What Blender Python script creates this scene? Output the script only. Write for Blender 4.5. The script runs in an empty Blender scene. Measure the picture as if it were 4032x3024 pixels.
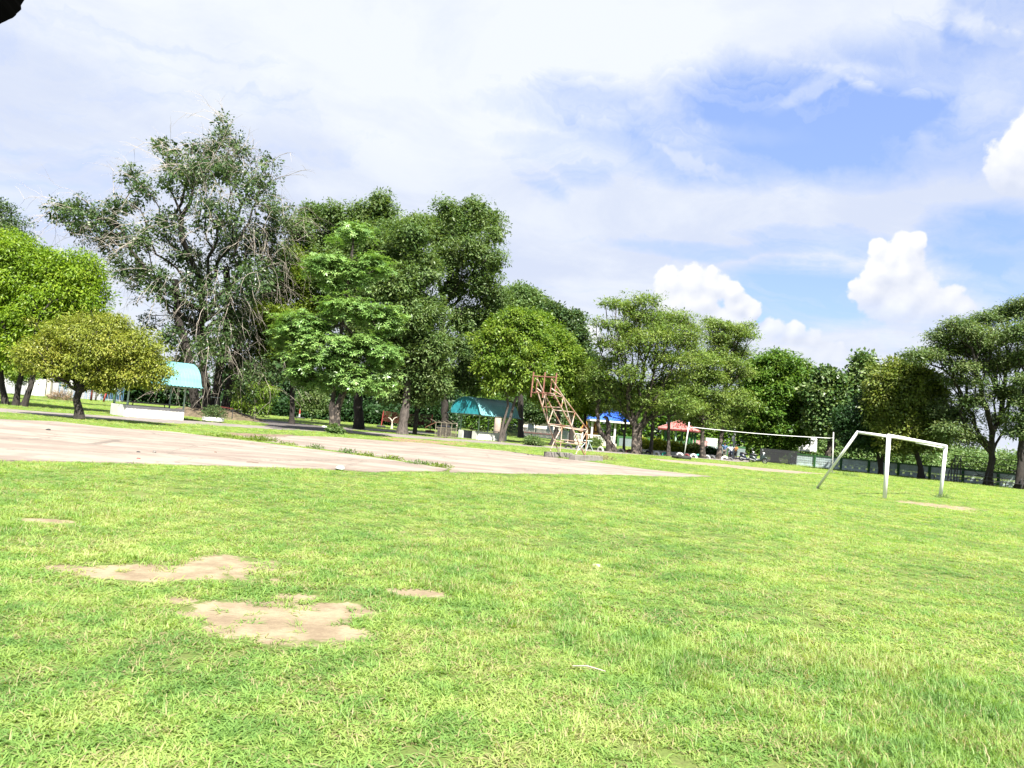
import bpy, bmesh, math, random
import numpy as np
from mathutils import Vector, Matrix
R = math.radians
random.seed(7)
rng = np.random.default_rng(11)
scn = bpy.context.scene
col = scn.collection

# ------------------------------------------------------------------ camera
EYE, FPX = 1.6, 2912.0
PITCH, ROLL = R(3.15), R(5.0)
_F = Vector((0, math.cos(PITCH), math.sin(PITCH)))
_U0 = Vector((0, -math.sin(PITCH), math.cos(PITCH)))
_X = Vector((1, 0, 0))
CR = math.cos(ROLL) * _X + math.sin(ROLL) * _U0
CU = -math.sin(ROLL) * _X + math.cos(ROLL) * _U0
cam_data = bpy.data.cameras.new('camera')
cam_data.sensor_width = 36.0
cam_data.lens = 26.0
cam_data.clip_start = 0.05
cam_data.clip_end = 6000
cam = bpy.data.objects.new('camera', cam_data)
col.objects.link(cam)
m = Matrix.Identity(4)
for i in range(3):
    m[i][0] = CR[i]; m[i][1] = CU[i]; m[i][2] = -_F[i]
m[2][3] = EYE
cam.matrix_world = m
scn.camera = cam

# ------------------------------------------------------------------ light
SUN_EL, SUN_AZ = R(54), R(164)          # azimuth clockwise from +Y
SUN_DIR = Vector((math.cos(SUN_EL) * math.sin(SUN_AZ), math.cos(SUN_EL) * math.cos(SUN_AZ), math.sin(SUN_EL)))
sd = bpy.data.lights.new('sun', 'SUN')
sd.energy = 5.0
sd.angle = R(0.53)
sd.color = (1.0, 0.955, 0.87)
sun = bpy.data.objects.new('sun', sd)
col.objects.link(sun)
sun.rotation_euler = SUN_DIR.to_track_quat('Z', 'Y').to_euler()
sun.location = (30, -40, 60)
scn.view_settings.view_transform = 'Standard'
scn.view_settings.look = 'None'
scn.view_settings.exposure = 1.78
scn.view_settings.gamma = 1.0
try: scn.view_settings.use_curve_mapping = False
except Exception: pass
scn.cycles.max_bounces = 4
scn.cycles.diffuse_bounces = 2
scn.cycles.glossy_bounces = 2
scn.cycles.transmission_bounces = 3
scn.cycles.transparent_max_bounces = 4

# survey of the place: a ray from the eye gives the bearing, the ground or a known distance gives the point
def ray(px, py):
    return _F * FPX + CR * (px - 2016) + CU * (1512 - py)
def G(px, py):                      # ground point
    d = ray(px, py); t = -EYE / d.z
    return Vector((d.x * t, d.y * t, 0))
def AT(px, py, Y):                  # point at distance Y north
    d = ray(px, py); t = Y / d.y
    return Vector((d.x * t, Y, EYE + d.z * t))
def GD(px, Y):                      # ground point at bearing px and distance Y
    k = px - 2016
    X = (k * (_F.y * Y - _F.z * EYE) - FPX * (CR.y * Y - CR.z * EYE)) / (CR.x * FPX)
    return Vector((X, Y, 0))
def AE(px, py):
    d = ray(px, py).normalized()
    return math.atan2(d.x, d.y), math.asin(d.z)

# ------------------------------------------------------------------ node helper
class NT:
    def __init__(s, tree): s.t = tree; s.n = tree.nodes; s.l = tree.links
    def node(s, typ, **kw):
        n = s.n.new(typ)
        for k, v in kw.items(): setattr(n, k, v)
        return n
    def put(s, sock, v):
        if isinstance(v, bpy.types.NodeSocket): s.l.new(v, sock)
        elif v is not None: sock.default_value = v
    def m(s, op, a, b=None, c=None, clamp=False):
        n = s.node('ShaderNodeMath', operation=op, use_clamp=clamp)
        s.put(n.inputs[0], a)
        if b is not None: s.put(n.inputs[1], b)
        if c is not None: s.put(n.inputs[2], c)
        return n.outputs[0]
    def vm(s, op, a, b=None):
        n = s.node('ShaderNodeVectorMath', operation=op)
        s.put(n.inputs[0], a)
        if b is not None: s.put(n.inputs[1], b)
        return n.outputs['Value'] if op in ('DISTANCE', 'LENGTH', 'DOT_PRODUCT') else n.outputs[0]
    def comb(s, x, y, z=0.0):
        n = s.node('ShaderNodeCombineXYZ')
        s.put(n.inputs[0], x); s.put(n.inputs[1], y); s.put(n.inputs[2], z)
        return n.outputs[0]
    def mapr(s, v, a, b, c=0.0, d=1.0, smooth=True):
        n = s.node('ShaderNodeMapRange', interpolation_type='SMOOTHSTEP' if smooth else 'LINEAR')
        s.put(n.inputs[0], v); s.put(n.inputs[1], a); s.put(n.inputs[2], b); s.put(n.inputs[3], c); s.put(n.inputs[4], d)
        return n.outputs[0]
    def noise(s, vec, scale, detail=4.0, rough=0.55, dist=0.0):
        n = s.node('ShaderNodeTexNoise')
        s.put(n.inputs['Vector'], vec)
        n.inputs['Scale'].default_value = scale; n.inputs['Detail'].default_value = detail
        n.inputs['Roughness'].default_value = rough; n.inputs['Distortion'].default_value = dist
        return n.outputs['Fac']
    def mix(s, f, a, b, blend='MIX'):
        n = s.node('ShaderNodeMix', data_type='RGBA', blend_type=blend)
        s.put(n.inputs[0], f); s.put(n.inputs[6], c4(a)); s.put(n.inputs[7], c4(b))
        return n.outputs[2]
    def ramp(s, f, stops):
        n = s.node('ShaderNodeValToRGB')
        cr = n.color_ramp
        while len(cr.elements) < len(stops): cr.elements.new(0.5)
        for e, (p, c) in zip(cr.elements, stops): e.position = p; e.color = c4(c)
        s.put(n.inputs[0], f)
        return n.outputs[0]
def c4(c):
    if isinstance(c, bpy.types.NodeSocket): return c
    return tuple(c) + (1.0,) if len(c) == 3 else tuple(c)

# ------------------------------------------------------------------ world: Nishita sky with procedural clouds
w = bpy.data.worlds.new('World'); scn.world = w; w.use_nodes = True
w.node_tree.nodes.clear()
N = NT(w.node_tree)
sky = N.node('ShaderNodeTexSky', sky_type='NISHITA')
sky.sun_disc = False; sky.sun_elevation = SUN_EL; sky.sun_rotation = SUN_AZ
sky.air_density = 1.0; sky.dust_density = 0.6; sky.ozone_density = 2.0
tc = N.node('ShaderNodeTexCoord').outputs['Generated']
sep = N.node('ShaderNodeSeparateXYZ'); N.l.new(tc, sep.inputs[0])
sx, sy, sz = sep.outputs
az = N.m('ARCTAN2', sx, sy)
el = N.m('ARCSINE', N.m('MINIMUM', N.m('MAXIMUM', sz, -1.0), 1.0))
zz = N.m('ADD', N.m('MAXIMUM', sz, 0.0), 0.16)
plane = N.comb(N.m('DIVIDE', sx, zz), N.m('DIVIDE', sy, zz), 0.0)
ae = N.comb(az, el, 0.0)
def blob(px, py, rx, ry, rot, amp, warp=None):
    a, e = AE(px, py)
    n = N.node('ShaderNodeMapping', vector_type='TEXTURE')
    N.put(n.inputs['Vector'], warp if warp is not None else ae)
    n.inputs['Location'].default_value = (a, e, 0)
    n.inputs['Rotation'].default_value = (0, 0, R(-rot))
    n.inputs['Scale'].default_value = (rx / FPX, ry / FPX, 1)
    d = N.vm('LENGTH', n.outputs[0])
    return N.mapr(d, 1.55, 0.55, 0.0, amp)
# warped coordinates for ragged edges
wn = N.node('ShaderNodeTexNoise'); N.put(wn.inputs['Vector'], ae); wn.inputs['Scale'].default_value = 7.0; wn.inputs['Detail'].default_value = 5; wn.inputs['Roughness'].default_value = 0.6
wv = N.vm('MULTIPLY', N.vm('SUBTRACT', wn.outputs['Color'], (0.5, 0.5, 0.5)), (0.16, 0.07, 0.0))
aew = N.vm('ADD', ae, wv)
cov_n = N.noise(plane, 0.9, 7.0, 0.58, 0.6)
wisp = N.noise(N.vm('MULTIPLY', N.vm('ADD', plane, N.vm('MULTIPLY', wn.outputs['Color'], (0.5, 0.5, 0.0))), (1.0, 2.2, 1.0)), 1.8, 8.0, 0.62, 0.8)
hole = None
for b in [(3600, 330, 420, 150, 10, .6), (2350, 430, 520, 110, 4, .5), (3250, 480, 560, 200, 8, 1.0), (3500, 480, 300, 160, -30, .55), (2750, 560, 560, 130, 6, .72), (2300, 600, 420, 90, 0, .5), (2080, 690, 150, 45, 20, .4),
          (3950, 80, 160, 130, 20, .65), (2800, 975, 420, 38, 0, .55), (3250, 955, 260, 45, 10, .55), (3150, 1180, 420, 120, 0, .95), (3000, 1120, 260, 80, 0, .45),
          (3950, 960, 230, 130, 0, .9), (3980, 1130, 200, 90, 0, .7), (3560, 1330, 160, 60, 30, .35), (3900, 1280, 200, 50, 0, .6),
          (150, 800, 420, 110, 5, .25), (130, 560, 400, 120, 0, .22), (1000, 250, 100, 60, 0, .15), (700, 380, 500, 160, 0, .1)]:
    v = blob(*b, warp=aew)
    hole = v if hole is None else N.m('MAXIMUM', hole, v)
# beyond the view: the same broken veil
outside = N.m('MULTIPLY', N.mapr(N.m('ABSOLUTE', az), 0.75, 1.1), N.mapr(cov_n, 0.46, 0.62, 0.0, 0.9))
outside = N.m('ADD', outside, N.m('MULTIPLY', N.mapr(el, 0.75, 1.0), N.mapr(cov_n, 0.48, 0.62, 0.0, 0.6)), clamp=True)
hole = N.m('MAXIMUM', hole, outside)
wn2 = N.mapr(wisp, 0.30, 0.72, 0.0, 1.0, smooth=False)
thin = N.m('SUBTRACT', N.m('MULTIPLY', hole, 1.35), N.m('MULTIPLY', wn2, 0.78))
blue_amt = N.mapr(thin, -0.18, 0.98, 0.0, 1.0, smooth=False)
streak = None
for b in [(3080, 190, 520, 34, 17, .75), (3900, 330, 250, 60, -50, .5), (2600, 480, 400, 40, 8, .35), (2750, 620, 170, 18, 25, .6),(3180, 330, 130, 34, -30, .45), (3970, 150, 130, 26, 35, .8)]:
    v = blob(*b, warp=aew)
    streak = v if streak is None else N.m('MAXIMUM', streak, v)
blue_amt = N.m('MULTIPLY', blue_amt, N.m('SUBTRACT', 1.0, N.m('MULTIPLY', streak, N.mapr(wisp, 0.35, 0.6, 0.5, 1.0))))
cf = N.noise(plane, 2.1, 8.0, 0.62, 0.5)
cl = N.mapr(N.m('ADD', N.m('MULTIPLY', cf, 0.5), N.m('MULTIPLY', cov_n, 0.5)), 0.40, 0.60, 0.0, 1.0)
K = 1.0
cloud_dark = (2.38 * K, 2.62 * K, 3.22 * K); cloud_light = (3.05 * K, 3.20 * K, 3.42 * K)
# brighter towards the top of the view, lavender on the left
bright = N.m('ADD', N.m('MULTIPLY', cl, 0.7), blob(1900, 150, 1500, 380, 0, 0.55, warp=aew), clamp=True)
cloud_col = N.mix(bright, cloud_dark, cloud_light)
sky_tint = N.mix(1.0, sky.outputs[0], (1.0, 0.93, 1.16), blend='MULTIPLY')
skyb = N.mix(0.62, sky_tint, (1.10, 1.62, 2.80))
base = N.mix(blue_amt, cloud_col, skyb)
# cumulus towers: lumpy discs in direction space, shaded by comparing the field with itself a little way towards the light
def rag_at(vec):
    vn = N.node('ShaderNodeTexVoronoi', feature='SMOOTH_F1'); N.put(vn.inputs['Vector'], vec); vn.inputs['Scale'].default_value = 30.0
    try: vn.inputs['Detail'].default_value = 2.0; vn.inputs['Roughness'].default_value = 0.5; vn.inputs['Smoothness'].default_value = 0.45
    except Exception: pass
    fine = N.noise(vec, 34.0, 6.0, 0.62)
    return N.m('ADD', N.m('MULTIPLY', vn.outputs['Distance'], -0.62), N.m('MULTIPLY', N.m('SUBTRACT', fine, 0.5), 0.8))
ae2 = N.vm('ADD', ae, (-0.007, 0.012, 0.0))
RAG = [rag_at(ae), rag_at(ae2)]
def cumulus(puffs, k):
    f = None; vec = (ae, ae2)[k]
    for px, py, r in puffs:
        a, e = AE(px, py)
        d = N.vm('DISTANCE', vec, (a, e, 0))
        v = N.m('MULTIPLY_ADD', d, -FPX / r, 1.0)
        f = v if f is None else N.m('SMOOTH_MAX', f, v, 0.2)
    return N.m('ADD', f, N.m('ADD', RAG[k], 0.56))
CUM = [
 ([(3560, 985, 62), (3500, 1010, 60), (3600, 960, 40), (3450, 975, 42), (3470, 1075, 85), (3560, 1070, 90), (3430, 1150, 75), (3600, 1150, 120), (3690, 1200, 90), (3520, 1210, 95), (3780, 1220, 55), (3700, 1290, 110), (3800, 1290, 70), (3600, 1270, 90), (3730, 1360, 110), (3640, 1350, 80)], (3560, 930), (3700, 1340)),
 ([(2640, 1120, 75), (2720, 1110, 80), (2800, 1130, 80), (2760, 1190, 110), (2880, 1150, 50), (2900, 1200, 60), (2960, 1230, 50), (2680, 1200, 110), (2900, 1290, 100), (3040, 1290, 60), (3130, 1310, 50), (3000, 1360, 110), (3160, 1380, 90), (3230, 1400, 60), (2800, 1300, 150), (3290, 1420, 50), (3100, 1440, 120), (3250, 1480, 110)], (2700, 1060), (2950, 1400)),
 ([(4010, 640, 100), (4060, 600, 110), (3960, 690, 60), (4100, 560, 120)], (4040, 520), (3990, 800)),
 ([(2330, 1330, 60), (2400, 1380, 80), (2300, 1420, 90), (2220, 1300, 60)], (2350, 1270), (2300, 1450)),
]
out = base
for puffs, top, bot in CUM:
    f = cumulus(puffs, 0); f2 = cumulus(puffs, 1)
    mask = N.mapr(f, 0.0, 0.22)
    et, eb = AE(*top)[1], AE(*bot)[1]
    vert = N.mapr(el, eb, et)
    sh = N.m('ADD', N.m('MULTIPLY', N.m('SUBTRACT', f, f2), 1.15), N.m('ADD', N.m('MULTIPLY', vert, 0.75), 0.0))
    cc = N.mix(N.mapr(sh, -0.25, 1.15, smooth=False), (2.50 * K, 2.66 * K, 3.10 * K), (3.45 * K, 3.47 * K, 3.55 * K))
    fade = N.mapr(el, eb - 0.02, eb + 0.06, 0.2, 1.0)
    out = N.mix(N.m('MULTIPLY', mask, fade), out, cc)
# haze low down
out = N.mix(N.mapr(el, 0.13, -0.02, 0.0, 0.55), out, (3.0 * K, 3.1 * K, 3.3 * K))
bg = N.node('ShaderNodeBackground')
N.l.new(out, bg.inputs[0]); bg.inputs[1].default_value = 0.088
wo = N.node('ShaderNodeOutputWorld'); N.l.new(bg.outputs[0], wo.inputs[0])
w.cycles.sampling_method = 'MANUAL'; w.cycles.sample_map_resolution = 512

# ------------------------------------------------------------------ materials
def mat(name):
    mm = bpy.data.materials.new(name); mm.use_nodes = True
    mm.node_tree.nodes.clear()
    return mm, NT(mm.node_tree)
def simple(name, c, rough=0.6, metal=0.0, var=0.12, scale=6.0, bump=0.0, c2=None, bscale=None, stain=None):
    mm, n = mat(name)
    pos = n.node('ShaderNodeTexCoord').outputs['Object']
    f = n.noise(pos, scale, 5, 0.6)
    a = tuple(x * (1 - var) for x in c); b = c2 if c2 else tuple(min(1, x * (1 + var)) for x in c)
    colr = n.mix(n.mapr(f, 0.32, 0.68), a, b)
    if stain:
        g = n.noise(pos, scale * 0.35, 6, 0.7, 0.4)
        colr = n.mix(n.mapr(g, 0.52, 0.70, 0.0, 0.75), colr, stain)
    p = n.node('ShaderNodeBsdfPrincipled')
    n.put(p.inputs['Base Color'], colr); p.inputs['Roughness'].default_value = rough; p.inputs['Metallic'].default_value = metal
    if bump:
        bn = n.node('ShaderNodeBump'); bn.inputs['Strength'].default_value = bump; bn.inputs['Distance'].default_value = 0.02
        n.put(bn.inputs['Height'], n.noise(pos, bscale or scale * 3, 6, 0.65)); n.l.new(bn.outputs[0], p.inputs['Normal'])
    o = n.node('ShaderNodeOutputMaterial'); n.l.new(p.outputs[0], o.inputs[0])
    return mm
def leafmat(name, cols, trans=0.35, patch=0.35, pscale=0.45, rough=0.45, spec=0.3):
    mm, n = mat(name)
    geo = n.node('ShaderNodeNewGeometry')
    rnd = geo.outputs['Random Per Island']
    f = n.noise(geo.outputs['Position'], pscale, 3, 0.6)
    v = n.m('ADD', n.m('MULTIPLY', rnd, 1 - patch), n.m('MULTIPLY', n.mapr(f, 0.3, 0.7), patch), clamp=True)
    k = len(cols)
    c = n.ramp(v, [(i / (k - 1), cc) for i, cc in enumerate(cols)])
    p = n.node('ShaderNodeBsdfPrincipled'); n.put(p.inputs['Base Color'], c); p.inputs['Roughness'].default_value = rough
    p.inputs['Specular IOR Level'].default_value = spec
    t = n.node('ShaderNodeBsdfTranslucent'); n.put(t.inputs[0], n.mix(1.0, c, (1.25, 1.3, 0.55), blend='MULTIPLY'))
    mx = n.node('ShaderNodeMixShader'); mx.inputs[0].default_value = trans
    n.l.new(p.outputs[0], mx.inputs[1]); n.l.new(t.outputs[0], mx.inputs[2])
    o = n.node('ShaderNodeOutputMaterial'); n.l.new(mx.outputs[0], o.inputs[0])
    return mm
def barkmat(name, a, b, patch=None, scale=5.0):
    mm, n = mat(name)
    pos = n.node('ShaderNodeNewGeometry').outputs['Position']
    st = n.vm('MULTIPLY', pos, (1.0, 1.0, 0.28))
    f = n.noise(st, scale * 2, 7, 0.7, 0.3)
    c = n.mix(n.mapr(f, 0.35, 0.65), a, b)
    if patch:
        c = n.mix(n.mapr(n.noise(pos, scale * 0.9, 4, 0.6), 0.5, 0.58, 0.0, 0.9), c, patch)
    p = n.node('ShaderNodeBsdfPrincipled'); n.put(p.inputs['Base Color'], c); p.inputs['Roughness'].default_value = 0.9
    bn = n.node('ShaderNodeBump'); bn.inputs['Strength'].default_value = 0.9; bn.inputs['Distance'].default_value = 0.05
    n.put(bn.inputs['Height'], f); n.l.new(bn.outputs[0], p.inputs['Normal'])
    o = n.node('ShaderNodeOutputMaterial'); n.l.new(p.outputs[0], o.inputs[0])
    return mm

# ------------------------------------------------------------------ mesh helpers
def raw_mesh(name, V, F, mats=None, smooth=False, midx=None):
    V = np.asarray(V, dtype=np.float32).reshape(-1, 3); F = np.asarray(F, dtype=np.int32)
    k = F.shape[1]
    me = bpy.data.meshes.new(name)
    me.vertices.add(len(V)); me.vertices.foreach_set('co', V.ravel())
    me.loops.add(F.size); me.loops.foreach_set('vertex_index', F.ravel())
    me.polygons.add(len(F)); me.polygons.foreach_set('loop_start', np.arange(0, F.size, k, dtype=np.int32))
    try: me.polygons.foreach_set('loop_total', np.full(len(F), k, dtype=np.int32))
    except Exception: pass
    if smooth: me.polygons.foreach_set('use_smooth', np.ones(len(F), dtype=bool))
    me.update(calc_edges=True)
    if mats:
        for q in (mats if isinstance(mats, (list, tuple)) else [mats]): me.materials.append(q)
    return me
def link(name, me, parent=None):
    o = bpy.data.objects.new(name, me); col.objects.link(o)
    if parent is not None: o.parent = parent
    return o
def tag(o, label, cat, group=None):
    o['label'] = label; o['category'] = cat
    if group: o['group'] = group
    return o
def thing(name, label, cat, loc=(0, 0, 0), rz=0.0, group=None):
    o = bpy.data.objects.new(name, None); col.objects.link(o)
    o.location = loc; o.rotation_euler = (0, 0, rz); o.empty_display_size = 0.3
    return tag(o, label, cat, group)
def copy_thing(src, loc, rz=0.0, label=None):
    r = src.copy(); col.objects.link(r); r.location = loc; r.rotation_euler = (0, 0, rz)
    if label: r['label'] = label
    for ch in list(src.children):
        c = ch.copy(); col.objects.link(c); c.parent = r
        for g in list(ch.children):
            d = g.copy(); col.objects.link(d); d.parent = c
    return r
class MB:
    def __init__(s): s.v = []; s.f = []
    def add(s, V, F):
        b = len(s.v); s.v += [tuple(x) for x in V]; s.f += [tuple(i + b for i in q) for q in F]; return s
    def box(s, c, d, rz=0.0, M=None):
        x, y, z = d[0] / 2, d[1] / 2, d[2] / 2
        P = [Vector((i * x, j * y, k * z)) for k in (-1, 1) for j in (-1, 1) for i in (-1, 1)]
        Q = Matrix.Rotation(rz, 3, 'Z') if M is None else M
        P = [Q @ p + Vector(c) for p in P]
        return s.add(P, [(0, 2, 3, 1), (4, 5, 7, 6), (0, 1, 5, 4), (1, 3, 7, 5), (3, 2, 6, 7), (2, 0, 4, 6)])
    def bar(s, a, b, wx, wy=None, up=(0, 0, 1)):      # rectangular bar from a to b
        a, b = Vector(a), Vector(b); d = b - a; L = d.length; z = d.normalized()
        x = Vector(up).cross(z)
        if x.length < 1e-4: x = Vector((1, 0, 0)).cross(z)
        x.normalize(); y = z.cross(x)
        M = Matrix((x, y, z)).transposed()
        return s.box((a + b) / 2, (wx, wy or wx, L), M=M)
    def tube(s, pts, rad, n=8, caps=True):
        pts = [Vector(p) for p in pts]; b = len(s.v); k = len(pts)
        if not hasattr(rad, '__len__'): rad = [rad] * k
        x = None
        for i, p in enumerate(pts):
            t = (pts[min(i + 1, k - 1)] - pts[max(i - 1, 0)]).normalized()
            if x is None:
                x = t.cross(Vector((0, 0, 1)))
                if x.length < 1e-3: x = t.cross(Vector((0, 1, 0)))
                x.normalize()
            else:
                x = (x - t * x.dot(t)).normalized()
            y = t.cross(x)
            for j in range(n):
                a = 2 * math.pi * j / n
                s.v.append(tuple(p + (x * math.cos(a) + y * math.sin(a)) * rad[i]))
        for i in range(k - 1):
            for j in range(n):
                s.f.append((b + i * n + j, b + i * n + (j + 1) % n, b + (i + 1) * n + (j + 1) % n, b + (i + 1) * n + j))
        if caps:
            s.f.append(tuple(b + j for j in reversed(range(n)))); s.f.append(tuple(b + (k - 1) * n + j for j in range(n)))
        return s
    def lathe(s, prof, n=16, c=(0, 0, 0), axis='Z'):   # prof: (r, h)
        b = len(s.v); C = Vector(c)
        for r, h in prof:
            for j in range(n):
                a = 2 * math.pi * j / n; x, y = r * math.cos(a), r * math.sin(a)
                p = {'Z': (x, y, h), 'Y': (x, h, y), 'X': (h, x, y)}[axis]
                s.v.append(tuple(Vector(p) + C))
        for i in range(len(prof) - 1):
            for j in range(n):
                s.f.append((b + i * n + j, b + i * n + (j + 1) % n, b + (i + 1) * n + (j + 1) % n, b + (i + 1) * n + j))
        return s
    def torus(s, c, Rm, r, n=20, k=8, M=None, half=False):
        b = len(s.v); M = M or Matrix.Identity(3)
        for i in range(n):
            a = 2 * math.pi * i / n
            for j in range(k):
                t = 2 * math.pi * j / k
                p = Vector(((Rm + r * math.cos(t)) * math.cos(a), r * 1.0 * math.sin(t), (Rm + r * math.cos(t)) * math.sin(a)))
                s.v.append(tuple(M @ p + Vector(c)))
        for i in range(n):
            for j in range(k):
                s.f.append((b + i * k + j, b + i * k + (j + 1) % k, b + ((i + 1) % n) * k + (j + 1) % k, b + ((i + 1) % n) * k + j))
        return s
    def mesh(s, name, mt=None, smooth=False, bevel=0.0):
        me = bpy.data.meshes.new(name); me.from_pydata(s.v, [], s.f); me.update()
        if bevel:
            bm = bmesh.new(); bm.from_mesh(me)
            bmesh.ops.bevel(bm, geom=[e for e in bm.edges], offset=bevel, segments=2, affect='EDGES', profile=0.6)
            bm.to_mesh(me); bm.free()
        if smooth: me.polygons.foreach_set('use_smooth', [True] * len(me.polygons))
        if mt: me.materials.append(mt)
        return me
    def build(s, name, mt, parent=None, smooth=False, bevel=0.0):
        return link(name, s.mesh(name, mt, smooth, bevel), parent)

# ------------------------------------------------------------------ ground
DIRT = [(900, 2225, 210, 34), (700, 2250, 260, 26), (500, 2268, 200, 14), (330, 2245, 170, 14), (1050, 2440, 320, 72), (850, 2410, 110, 40), (1330, 2490, 150, 36), (1330, 2400, 130, 26),
        (180, 2054, 85, 11), (1640, 2335, 95, 15), (3700, 1992, 130, 8), (700, 2365, 60, 10), (1160, 2350, 90, 9)]
DW = []
for px, py, rx, ry in DIRT:
    c = G(px, py); a = G(px, py - ry); b = G(px, py + ry)
    DW.append((c.x, c.y, rx * c.y / FPX, max(0.12, abs(a.y - b.y) / 2)))
def vnoise(x, y, s, seed=0):
    x = np.asarray(x) / s + seed * 17.3; y = np.asarray(y) / s - seed * 9.1
    xi = np.floor(x).astype(np.int64); yi = np.floor(y).astype(np.int64); fx = x - xi; fy = y - yi
    def h(a, b):
        n = (a * 374761393 + b * 668265263 + seed * 2147483) & 0x7fffffff
        n = ((n ^ (n >> 13)) * 1274126177) & 0x7fffffff
        return ((n ^ (n >> 16)) & 0xffff) / 65535.0
    u = fx * fx * (3 - 2 * fx); v = fy * fy * (3 - 2 * fy)
    return (h(xi, yi) * (1 - u) + h(xi + 1, yi) * u) * (1 - v) + (h(xi, yi + 1) * (1 - u) + h(xi + 1, yi + 1) * u) * v
def fbm(x, y, s, o=4, seed=0):
    t = 0; a = 1; n = 0
    for i in range(o):
        t = t + a * vnoise(x, y, s / 2 ** i, seed + i); n += a; a *= 0.55
    return t / n
def bare(x, y):
    m_ = np.full(len(x), -9.0)
    for cx, cy, ax, ay in DW:
        m_ = np.maximum(m_, 1 - np.sqrt(((x - cx) / ax) ** 2 + ((y - cy) / ay) ** 2))
    return m_ + (fbm(x, y, 0.5, 5, 5) - 0.5) * 2.2

def ground_material():
    mm, n = mat('grass_ground')
    pos = n.node('ShaderNodeNewGeometry').outputs['Position']
    f = n.noise(pos, 0.22, 6, 0.6); g = n.noise(pos, 6.0, 6, 0.7); h = n.noise(pos, 45.0, 4, 0.7)
    green = n.mix(n.mapr(f, 0.35, 0.65), (0.085, 0.125, 0.030), (0.13, 0.165, 0.045))
    green = n.mix(n.mapr(g, 0.45, 0.75, 0.0, 0.6), green, (0.11, 0.085, 0.05))
    green = n.mix(n.mapr(h, 0.4, 0.7, 0.0, 0.5), green, (0.05, 0.06, 0.02))
    soil = n.mix(n.mapr(n.noise(pos, 3.0, 7, 0.7), 0.35, 0.65), (0.175, 0.135, 0.090), (0.265, 0.220, 0.145))
    soil = n.mix(n.mapr(h, 0.5, 0.75, 0.0, 0.35), soil, (0.16, 0.115, 0.08))
    sp = n.node('ShaderNodeSeparateXYZ'); n.l.new(pos, sp.inputs[0])
    flat = n.comb(sp.outputs[0], sp.outputs[1], 0.0)
    mk = None
    for cx, cy, ax, ay in DW:
        mp = n.node('ShaderNodeMapping', vector_type='TEXTURE'); n.put(mp.inputs[0], flat)
        mp.inputs['Location'].default_value = (cx, cy, 0); mp.inputs['Scale'].default_value = (ax, ay, 1)
        v = n.vm('LENGTH', mp.outputs[0])
        mk = v if mk is None else n.m('MINIMUM', mk, v)
    e = n.m('ADD', n.m('SUBTRACT', 1.0, mk), n.m('MULTIPLY', n.m('SUBTRACT', n.noise(pos, 1.9, 7, 0.72), 0.5), 3.4))
    c = n.mix(n.mapr(e, -0.35, 0.0), green, soil)
    p = n.node('ShaderNodeBsdfPrincipled'); n.put(p.inputs['Base Color'], c); p.inputs['Roughness'].default_value = 0.95
    p.inputs['Specular IOR Level'].default_value = 0.1
    bn = n.node('ShaderNodeBump'); bn.inputs['Strength'].default_value = 0.7; bn.inputs['Distance'].default_value = 0.02
    n.put(bn.inputs['Height'], n.noise(pos, 22.0, 6, 0.7)); n.l.new(bn.outputs[0], p.inputs['Normal'])
    o = n.node('ShaderNodeOutputMaterial'); n.l.new(p.outputs[0], o.inputs[0])
    return mm
M_ground = ground_material()
gx = np.array([-3000, -600, -200] + list(np.linspace(-80, 80, 41)) + [200, 600, 3000.0])
gy = np.array([-1500, -300, -60, -10] + list(np.linspace(0, 120, 61)) + [200, 500, 3500.0])
XX, YY = np.meshgrid(gx, gy)
V = np.stack([XX.ravel(), YY.ravel(), np.zeros(XX.size)], 1)
nx = len(gx); ii, jj = np.meshgrid(np.arange(nx - 1), np.arange(len(gy) - 1)); q = (jj * nx + ii).ravel()
ground = link('ground', raw_mesh('ground', V, np.stack([q, q + 1, q + nx + 1, q + nx], 1), M_ground)); ground['kind'] = 'structure'

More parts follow.
